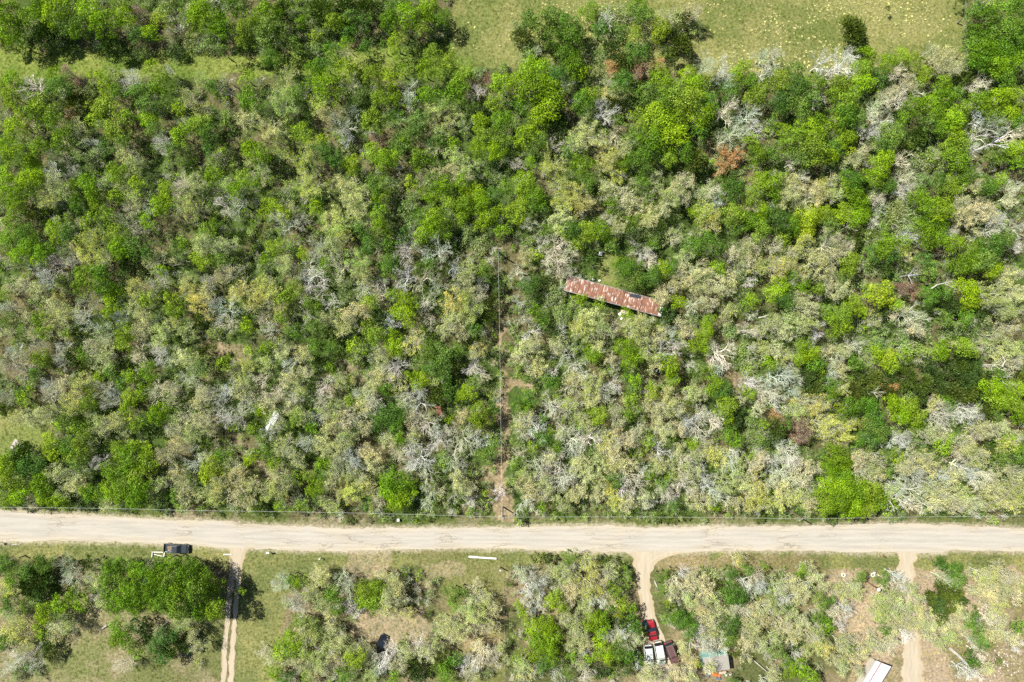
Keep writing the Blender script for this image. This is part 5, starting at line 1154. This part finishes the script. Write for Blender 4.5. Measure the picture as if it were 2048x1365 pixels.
# ---- vehicles (front towards +x, wheels on z = 0)
def wheel(t, x, y, r=.37, w=.24):
    wh = MB().tube((0, -w/2, 0), (0, w/2, 0), r, n=18).build('wheel', M['tyre'], t, .03)
    wh.location = (x, y, r)
    s = 1 if y > 0 else -1
    MB().tube((0, s * (w/2 - .03), 0), (0, s * (w/2 + .012), 0), r * .58, n=12).build('rim', M['rim'], wh)
def ring_car(x, hw, z0, z1, tuck=.06, rnd=.10):
    return [(x, -hw + tuck, z0), (x, -hw, z0 + .18), (x, -hw, z1 - rnd), (x, -hw + rnd, z1), (x, hw - rnd, z1), (x, hw, z1 - rnd), (x, hw, z0 + .18), (x, hw - tuck, z0)]
def vehicle(name, label, cat, px, py, heading, L, W, body_mat, roof_mat=None, style='suv', hood_mat=None, deco=None, sc=1.0):
    x, y = at(px, py, 1.0)
    t = empty(name, (x, y, 0), heading); tag(t, label, cat); t.scale = (sc, sc, sc)
    hw = W / 2; hl = L / 2; roof_mat = roof_mat or body_mat
    belt = 1.0 if style in ('suv', 'pickup', 'van') else .86
    top = {'suv': 1.72, 'pickup': 1.82, 'van': 1.95, 'car': 1.42}[style]
    st = [(-hl, .86, .42, .82 if style != 'pickup' else .98), (-hl + .12, .97, .34, belt - .02), (-hl + .9, 1, .28, belt), (hl - 1.5, 1, .28, belt), (hl - .55, .97, .28, belt - .06), (hl - .14, .88, .32, belt - .18), (hl, .74, .42, belt - .34)]
    if style == 'pickup':
        b = MB().loft([ring_car(sx, hw * k, z0, z1) for sx, k, z0, z1 in st if sx >= -hl + .9 + .0] )
        b = MB()
        cab0 = -hl + 2.05
        b.loft([ring_car(cab0, hw, .28, belt), ring_car(hl - 1.5, hw, .28, belt), ring_car(hl - .55, hw * .97, .28, belt - .06), ring_car(hl - .14, hw * .88, .32, belt - .18), ring_car(hl, hw * .74, .42, belt - .34)])
        b.build('body', body_mat, t, .03)
        bd = MB(); bl = 2.05
        bd.box(-hl + bl/2, 0, .62, bl, W - .1, .16).box(-hl + bl/2, hw - .08, .84, bl, .14, .42).box(-hl + bl/2, -hw + .08, .84, bl, .14, .42).box(-hl + .05, 0, .82, .09, W - .1, .40)
        bd.build('cargo_bed', body_mat, t, .02)
        cab1 = hl - 1.55
        cx0, cx1 = cab0 + .02, cab1
    else:
        MB().loft([ring_car(sx, hw * k, z0, z1) for sx, k, z0, z1 in st]).build('body', body_mat, t, .03)
        cx0 = -hl + (.12 if style in ('suv', 'van') else .75); cx1 = hl - (1.25 if style in ('suv', 'van') else 1.35)
    # greenhouse: glass shell with a painted roof over it
    rk = .28 if style in ('suv', 'van', 'pickup') else .62
    fk = .62 if style != 'car' else .72
    if style == 'pickup': rk = .12
    iw = .17
    g = MB().loft([[(cx0, -hw + .07, belt - .02), (cx1, -hw + .07, belt - .02), (cx1, hw - .07, belt - .02), (cx0, hw - .07, belt - .02)],
                   [(cx0 + rk, -hw + iw, top - .06), (cx1 - fk, -hw + iw, top - .06), (cx1 - fk, hw - iw, top - .06), (cx0 + rk, hw - iw, top - .06)]])
    g.build('windows', M['glass'], t)
    MB().loft([[(cx0 + rk - .05, -hw + iw - .03, top - .07), (cx1 - fk + .05, -hw + iw - .03, top - .07), (cx1 - fk + .05, hw - iw + .03, top - .07), (cx0 + rk - .05, hw - iw + .03, top - .07)],
               [(cx0 + rk + .05, -hw + iw + .08, top), (cx1 - fk - .08, -hw + iw + .08, top), (cx1 - fk - .08, hw - iw - .08, top), (cx0 + rk + .05, hw - iw - .08, top)]]).build('roof', roof_mat, t, .02)
    for s in (-1, 1):                                   # door pillars
        pl = MB()
        for xx in ((cx0 + cx1) / 2 - .1, cx0 + rk * .5 + .1):
            pl.loft([[(xx, s * (hw - .055), belt - .02), (xx + .1, s * (hw - .055), belt - .02), (xx + .1, s * (hw - .09), belt - .02), (xx, s * (hw - .09), belt - .02)],
                     [(xx, s * (hw - iw + .018), top - .06), (xx + .1, s * (hw - iw + .018), top - .06), (xx + .1, s * (hw - iw - .02), top - .06), (xx, s * (hw - iw - .02), top - .06)]])
        pl.build('pillar', body_mat, t)
    if style != 'pickup' or True:
        MB().box(hl - .98, 0, belt + .005 - .01, .95, W * .74, .05, 0, 0, .06).build('hood', hood_mat or body_mat, t, .02)
    for s in (-1, 1):
        MB().box(hl - .13, s * hw * .66, belt - .30, .12, .3, .13).build('headlight', M['lamp'], t, .02)
        MB().box(-hl + .03, s * hw * .76, belt - .16, .08, .2, .26).build('taillight', M['tail'], t, .02)
        MB().box(cx1 - .18, s * (hw + .09), belt + .08, .12, .2, .15).build('mirror', M['trim'], t, .02)
        for xx in (hl - .95, -hl + .95): wheel(t, xx, s * (hw - .13))
    MB().box(hl - .02, 0, .48, .14, W * .78, .18).build('bumper', M['trim'], t, .03)
    MB().box(-hl + .0, 0, .48, .14, W * .86, .18).build('bumper', M['trim'], t, .03)
    return t
M['gunmetal'] = paint('dark_slate_car_paint', (.055, .065, .075), .25, .4, var=.1, coat=.6)
M['red_paint'] = paint('red_car_paint', (.25, .010, .015), .4, .1, var=.1, coat=.7)
M['maroon'] = paint('faded_maroon_paint', (.105, .055, .055), .45, .1, var=.25)
M['van_white'] = paint('chalky_white_paint', (.5, .52, .5), .45, var=.1)
M['van_green'] = paint('pale_green_white_paint', (.42, .47, .38), .45, var=.12)
M['black_paint'] = paint('black_car_paint', (.012, .013, .018), .18, .2, var=.1, coat=.8)
# dark pickup pointing right
t = vehicle('pickup_truck', 'dark grey pickup truck parked on the grass below the road', 'pickup truck', 351.5, 1098, ang((0, 0), (52, 3)), 5.5, 1.95, M['gunmetal'], style='pickup', sc=.9)
MB().box(-1.45, -.1, .76, 1.0, 1.1, .12, .2).box(-1.1, .35, .82, .35, .3, .22, .5).build('bed_load', M['wood_pole'], t)
t = vehicle('red_car', 'red hatchback car parked at the end of the sandy drive', 'car', 1304, 1262, ang((1302, 1244), (1309, 1279)) + math.pi, 4.0, 1.72, M['red_paint'], style='car')
t = vehicle('white_car', 'chalk white car left of the two other parked vehicles', 'car', 1298, 1313, ang((1296, 1295), (1299, 1330)), 4.3, 1.72, M['van_white'], style='suv')
t = vehicle('van', 'white van with roof vent parked in the middle of three', 'van', 1320, 1308, ang((1316, 1288), (1324, 1330)), 4.7, 1.8, M['van_green'], M['van_white'], style='van')
for k in range(4): MB().box(-1.5 + k * .62, 0, 1.965, .05, 1.35, .03).build('roof_rib', M['galv'], t)
MB().box(.85, 0, 1.97, .3, .7, .05).build('roof_vent', M['trim'], t)
t = vehicle('maroon_car', 'faded maroon wagon parked rightmost beside the white van', 'car', 1344, 1307, ang((1336, 1286), (1351, 1325)), 4.6, 1.8, M['maroon'], style='suv')
MB().tube((-1.6, -.5, 1.77), (.55, -.5, 1.77), .025).tube((-1.6, .5, 1.77), (.55, .5, 1.77), .025).build('roof_rack', M['galv'], t)
t = vehicle('black_car', 'glossy black car under bare branches south of the road', 'car', 761, 1290, ang((754, 1305), (768, 1275)), 4.2, 1.75, M['black_paint'], style='car', sc=.92)
t = vehicle('dark_car', 'dark shaded car under trees left of the parked vehicles', 'car', 1274, 1318, ang((1270, 1300), (1276, 1335)), 4.3, 1.75, M['black_paint'], style='car')
t = vehicle('grey_car', 'small grey car in shade beside a green bush', 'car', 1590, 1301, ang((1586, 1290), (1594, 1315)), 3.6, 1.6, paint('grey_car_paint', (.2, .21, .22), .4, .3), style='car')
t = vehicle('teal_car', 'small dark teal car tucked against the red car', 'car', 1291, 1254, ang((1289, 1246), (1292, 1264)), 2.4, 1.3, paint('dark_teal_paint', (.01, .04, .045), .3), style='car', sc=.9)

# ---- utility poles and wires
def pole(px, py, h, label, arm_dir=0.0, arm=True, trans=False):
    x, y = at(px, py)
    t = empty('utility_pole', (x, y, 0), arm_dir)
    tag(t, label, 'utility pole', 'poles of the power line')
    MB().tube((0, 0, -.2), (0, 0, h), .16, .11, 10).build('shaft', M['wood_pole'], t)
    if arm:
        MB().box(0, .1, h - .5, 1.9, .1, .12).build('crossarm', M['timber'], t)
    for s in ((-.8, 0, .8) if arm else (0,)):
        MB().tube((s, .1 if arm else 0, h - .44 if arm else h), (s, .1 if arm else 0, h - .2 if arm else h + .22), .05, .035).build('insulator', M['porcelain'], t)
    if trans: MB().tube((-.3, -.25, h - 2.0), (-.3, -.25, h - 1.2), .23, n=12).tube((-.3, -.25, h - 1.2), (-.3, -.25, h - 1.12), .24, .1, 12).build('transformer', M['galv'], t)
    return Vector((x, y, h))
hp = 8.3
pC = pole(1006, 1014, hp, 'power pole with a white transformer where both wire lines meet', 1.57, True, True)
pL = pole(407, 1004, 6.8, 'second power pole from the left along the road', 0, False)
pLL = pole(18, 997, 7.2, 'first power pole at the left end of the road', 0, False)
pR = pole(1572, 1018, 7.6, 'power pole beside the road right of the gravel turnoff', 0, False)
pN = pole(997, 508, 8.0, 'power pole standing deep in the woods', 0, True)
pRR = Vector((*at(2250, 1012), 7.6)); pX = Vector((*at(-400, 985), 7.2))
for q, lab, nm in ((pRR, 'power pole past the right end of the road', 1), (pX, 'power pole past the left end of the road', 2)):
    pass
def wire(a, b, sag, label, grp='wires of the power line', r=.017):
    v = MB(); n = 18; prev = None
    for i in range(n + 1):
        f = i / n; p = a.lerp(b, f); p.z -= sag * 4 * f * (1 - f)
        if prev is not None: v.tube(prev, p, r, n=4)
        prev = p.copy()
    return tag(v.build('power_wire', M['wire']), label, 'power wire', grp)
up = Vector((0, 0, .2))
wire(pX + up, pLL + up, .5, 'power wire at the far left edge above the road')
wire(pLL + up, pL + up, .6, 'thin power wire along the road between the two left poles')
wire(pL + up, pC - Vector((0, 0, .2)), .8, 'long power wire above the verge, left pole to centre pole')
wire(pC - Vector((0, 0, .2)), pR + up, .8, 'power wire from the centre pole to the right roadside pole')
wire(pR + up, pRR + up, .8, 'power wire above the road edge right of the last pole')
wire(pN + Vector((.1, 0, -.2)), pC + Vector((-.05, .5, -.2)), .9, 'power wire over the cleared path into the woods')
# low pole with lamp, lower right
x, y = at(1731, 1162)
t = empty('lamp_pole', (x, y, 0)); tag(t, 'brown wooden lamp pole with a white lamp head above the dirt', 'lamp pole')
MB().tube((0, 0, -.1), (0, 0, 4.7), .11, .08).build('shaft', paint('red_brown_pole', (.2, .09, .06), .8), t)
MB().tube((0, 0, 4.5), (.1, -.05, 4.75), .04).build('bracket', M['galv'], t)
MB().ball((.1, -.05, 4.78), .34, (1, 1, .35)).build('lamp_head', M['white'], t, smooth=True)

# ---- fences
def fence(pts, step, hz, label, name='wire_fence', post_mat='timber', nw=3):
    P = [Vector((*at(*p), 0)) for p in pts]
    t = empty(name, P[0]); tag(t, label, 'fence')
    posts = []
    for a, b in zip(P, P[1:]):
        n = max(1, int((b - a).length / step))
        for i in range(n): posts.append(a.lerp(b, i / n))
    posts.append(P[-1])
    me = None
    for p in posts:
        if me is None:
            o = MB().tube((0, 0, -.1), (0, 0, hz), .06, .05, 6).build('post', M[post_mat], t); me = o.data
        else:
            o = link('post', me, t)
        o.location = p - P[0]
    for k in range(nw):
        z = hz * (k + 1) / (nw + .4); w = MB()
        for a, b in zip(posts, posts[1:]): w.tube(a - P[0] + Vector((0, 0, z)), b - P[0] + Vector((0, 0, z)), .011, n=3)
        w.build('wire', M['wire'], t)
fence([(1006, 1137), (1008, 1180), (1009, 1260), (1010, 1400)], 3.0, 1.3, 'wire fence between the lawn and the lower brushy lot')
fence([(1570, 1150), (1640, 1149), (1700, 1150), (1790, 1150)], 3.0, 1.2, 'wire fence left of the right-hand dirt drive')
fence([(1834, 1151), (1900, 1148), (1980, 1150), (2060, 1152)], 3.0, 1.2, 'wire fence right of the right-hand dirt drive')
fence([(1926, -40), (1926, 60), (1928, 145)], 3.2, 1.2, 'wire fence down the right side of the meadow')
x, y = at(1001, 1134)
t = empty('corner_post', (x, y, 0)); tag(t, 'thick dark corner post with a white cap at the fence end', 'post')
MB().tube((0, 0, -.1), (0, 0, 2.1), .13, .12).build('shaft', M['wood_pole'], t); MB().tube((0, 0, 2.1), (0, 0, 2.18), .15).build('cap', M['white'], t)
# white rails by the pickup
t = empty('broken_rail_fence', (*at(317, 1108), 0)); tag(t, 'broken white rail fence lying beside the dark pickup', 'rail fence')
def R_(px, py): a_ = at(px, py); b_ = at(317, 1108); return (a_[0] - b_[0], a_[1] - b_[1])
for (p, q, z0, z1) in (((305.5, 1103), (305, 1114), .1, .2), ((330, 1104.5), (330, 1114), .12, .5), ((311, 1107.5), (330, 1113), .5, .25), ((308, 1104), (327, 1104.5), .15, .15)):
    a_ = R_(*p); b_ = R_(*q); m = MB(); m.tube((*a_, z0), (*b_, z1), .085, n=6); m.build('rail', M['white'], t)
def small(name, px, py, label, cat, fn, rz=0.0):
    t = empty(name, (*at(px, py), 0), rz); tag(t, label, cat); fn(t); return t
small('white_post', 456, 1109, 'short white pole lying at the two-track driveway mouth', 'post', lambda t: (MB().tube((-.75, 0, .09), (.75, 0, .09), .09).build('pole', M['white'], t), MB().box(-.7, 0, .12, .12, .3, .2).build('foot', M['white'], t)))
def gate(t):
    MB().tube((-2.75, .03, .22), (-.9, .03, .22), .21, n=10).build('wide_section', M['white'], t, smooth=False)
    MB().tube((-.9, 0, .2), (2.8, -.05, .2), .17, n=10).build('pipe', M['white'], t)
    MB().box(-2.72, -.2, .12, .16, .3, .24).build('foot', M['trim'], t)
small('white_pipe', 965, 1115, 'long white pipe lying on the grass below the road', 'pipe', gate, ang((0, 0), (56, 3)))
def mailbox(c):
    def f(t):
        MB().box(0, 0, .5, .09, .09, 1.0).build('post', M['timber'], t)
        b = MB(); b.box(0, 0, 1.1, .55, .28, .2).tube((-.275, 0, 1.2), (.275, 0, 1.2), .14, n=12); b.build('box', c, t)
        MB().box(.1, .16, 1.25, .12, .02, .2).build('flag', M['tail'], t)
    return f
small('mailbox', 540, 1103, 'white mailbox by the road right of the two-track driveway', 'mailbox', mailbox(M['white']), .2)
small('mailbox', 1198, 1110, 'white mailbox by the road left of the gravel turnoff', 'mailbox', mailbox(M['white']), 1.5)
small('mailbox', 4, 1084, 'dark red and white mailbox at the left road edge', 'mailbox', mailbox(paint('dark_red_box', (.14, .03, .03), .5)), .4)
small('marker_post', 642, 1115, 'thin white marker post in the verge below the road', 'marker post', lambda t: (MB().tube((0, 0, 0), (0, 0, 1.1), .08).build('shaft', M['white'], t), MB().box(0, 0, 1.12, .2, .2, .12).build('cap', M['white'], t)))
small('utility_box', 797.5, 1039, 'small white utility box in the verge above the road', 'utility box', lambda t: (MB().box(0, 0, .35, .42, .42, .7).build('cabinet', M['white'], t, .03), MB().box(0, 0, .72, .46, .46, .05).build('lid', M['white'], t)))
small('hydrant', 1766, 1112, 'dark red hydrant on the verge below the road', 'hydrant', lambda t: (MB().tube((0, 0, 0), (0, 0, .7), .15, n=10).ball((0, 0, .72), .16).build('barrel', paint('dark_red_iron', (.13, .03, .03), .5), t), MB().tube((-.26, 0, .48), (.26, 0, .48), .07).build('outlet', M['rust_dark'], t)))
M['tyre_green'] = paint('pale_green_painted_tyre', (.55, .66, .45), .6, var=.1)
def torus(R, r, z):
    b = MB(); rings = []
    for i in range(20):
        a = i / 20 * 2 * math.pi
        rings.append([((R + r * math.cos(b_ / 8 * 2 * math.pi)) * math.cos(a), (R + r * math.cos(b_ / 8 * 2 * math.pi)) * math.sin(a), z + r * math.sin(b_ / 8 * 2 * math.pi)) for b_ in range(8)])
    rings.append(rings[0]); return b.loft(rings, cap=False)
for px, py, lab in ((1686, 1150, 'pale green painted tyre planter, the left one by the fence'), (1745, 1150, 'pale green painted tyre planter, the right one by the fence')):
    t = empty('tyre_planter', (*at(px, py), 0)); tag(t, lab, 'tyre planter', 'painted tyre planters')
    torus(.33, .13, .13).build('tyre', M['tyre_green'], t, smooth=True)
    MB().tube((0, 0, .02), (0, 0, .16), .21, n=10).build('soil', M['rust_dark'], t)
MB2 = MB().box(0, 0, .05, .35, .25, .1).build('white_block', M['white']); MB2.location = (*at(1748.5, 1145.5), 0); tag(MB2, 'white block beside the right tyre planter', 'block')

# ---- fallen trunks and sticks
def log(pts, r, label, z=.25, cat='fallen log', branches=0, seed=1):
    P = [Vector((*at(px, py, z), z)) for px, py in pts]
    t = empty('fallen_log', (P[0].x, P[0].y, 0)); tag(t, label, cat)
    o = Vector((P[0].x, P[0].y, 0)); b = MB(); n = len(P) - 1
    for i in range(n): b.tube(P[i] - o, P[i+1] - o, r * (1 - .6 * i / n), r * (1 - .6 * (i + 1) / n), 7)
    b.build('trunk', M['log'], t)
    rng = random.Random(seed)
    for k in range(branches):
        f = rng.uniform(.4, 1); p = P[0].lerp(P[-1], f) - o; d = (P[-1] - P[0]).normalized(); s = rng.choice((-1, 1))
        q = p + Vector((d.x * .6 - d.y * s * .7, d.y * .6 + d.x * s * .7, rng.uniform(0, .3))) * rng.uniform(.8, 2.2)
        bb = MB().tube(p, q, r * .35, r * .12, 5)
        q2 = q + (q - p) * .5 + Vector((rng.uniform(-.4, .4), rng.uniform(-.4, .4), .1)); bb.tube(q, q2, r * .15, .01, 4)
        bb.build('branch', M['log'], t)
log([(1900, 1298), (1915, 1310), (1940, 1335), (1968, 1368)], .33, 'large grey fallen trunk across the lower right dirt yard', .3, branches=3)
log([(1553, 1231), (1564, 1239), (1576, 1248)], .2, 'short grey fallen log among pale trees in the lower lot')
log([(1343, 1199), (1350, 1216), (1358, 1223)], .13, 'thin bent pale stick right of the sandy drive', 1.5)
log([(1309, 1162), (1313, 1172), (1318, 1183)], .16, 'short pale log at the right edge of the sandy drive', .2)
log([(1364, 1263), (1378, 1280), (1393, 1299)], .18, 'leaning pale trunk with bare limbs above the grey shed', 3.0, branches=5, seed=4)
log([(1484, 1276), (1496, 1288), (1510, 1300)], .14, 'slim pale log to the right above the grey shed', 1.5)
log([(1506, 1320), (1535, 1345)], .15, 'slim pale log lying right below the grey shed', .6)
log([(205, 1257), (216, 1250), (228, 1244)], .17, 'grey log on the dry grass in the lower left field', .2, branches=1)
log([(120, 1118), (126, 1123), (131, 1128)], .1, 'short white stick above a bare tree in the lower left', 2.0)
log([(24, 1090), (33, 1089), (40, 1088.5)], .1, 'pale stick lying on the verge at the far left', .1)
log([(1517, 636), (1526, 634), (1538, 630)], .15, 'white broken trunk in the woods right of the rusty roof', 4.0, branches=1)
log([(1862, 578), (1874, 570), (1904, 563)], .15, 'long white bare limb standing out above dark green crowns', 6.0, branches=2, seed=9)
log([(2004, 734), (2010, 722), (2002, 708)], .13, 'forked white limb near the right edge of the woods', 5.0, branches=3, seed=3)
log([(305, 1262), (325, 1270), (338, 1276)], .09, 'pale stick between bushes in the lower left field', 1.6)
for k, (px, py) in enumerate([(1128, 653), (1201, 508)]):
    b = MB().box(0, 0, .3, .9, .7, .5).box(.1, 0, .6, .6, .5, .2).build('discarded_appliance', M['galv'], None, .04); b.location = (*at(px, py), 0); b.rotation_euler.z = k + .4
    tag(b, ('grey discarded appliance in the shade below the rusty roof end', 'grey discarded appliance in the grass above the rusty roof')[k], 'appliance')

# ---- rubble patches in the lower right yard (too many pieces to count)
def rubble(cx, cy, rx, ry, n, mat, seed, name='rubble'):
    rng = random.Random(seed); b = MB()
    for i in range(n):
        px = cx + rng.gauss(0, rx * .5); py = cy + rng.gauss(0, ry * .5); s = rng.uniform(.05, .15)
        m = Matrix.Translation((*at(px, py), s * .3)) @ Matrix.Rotation(rng.uniform(0, 6), 4, 'Z') @ Matrix.Diagonal((s * rng.uniform(.8, 2), s, s * .8, 1))
        bmesh.ops.create_icosphere(b.bm, subdivisions=1, radius=1, matrix=m)
    tag(b.build(name, mat), kind='stuff')
M['rub'] = paint('pale_limestone_rubble', (.46, .42, .37), .9, var=.3)
rubble(2005, 1325, 36, 28, 80, M['rub'], 1); rubble(1976, 1215, 16, 18, 60, M['rub'], 2)
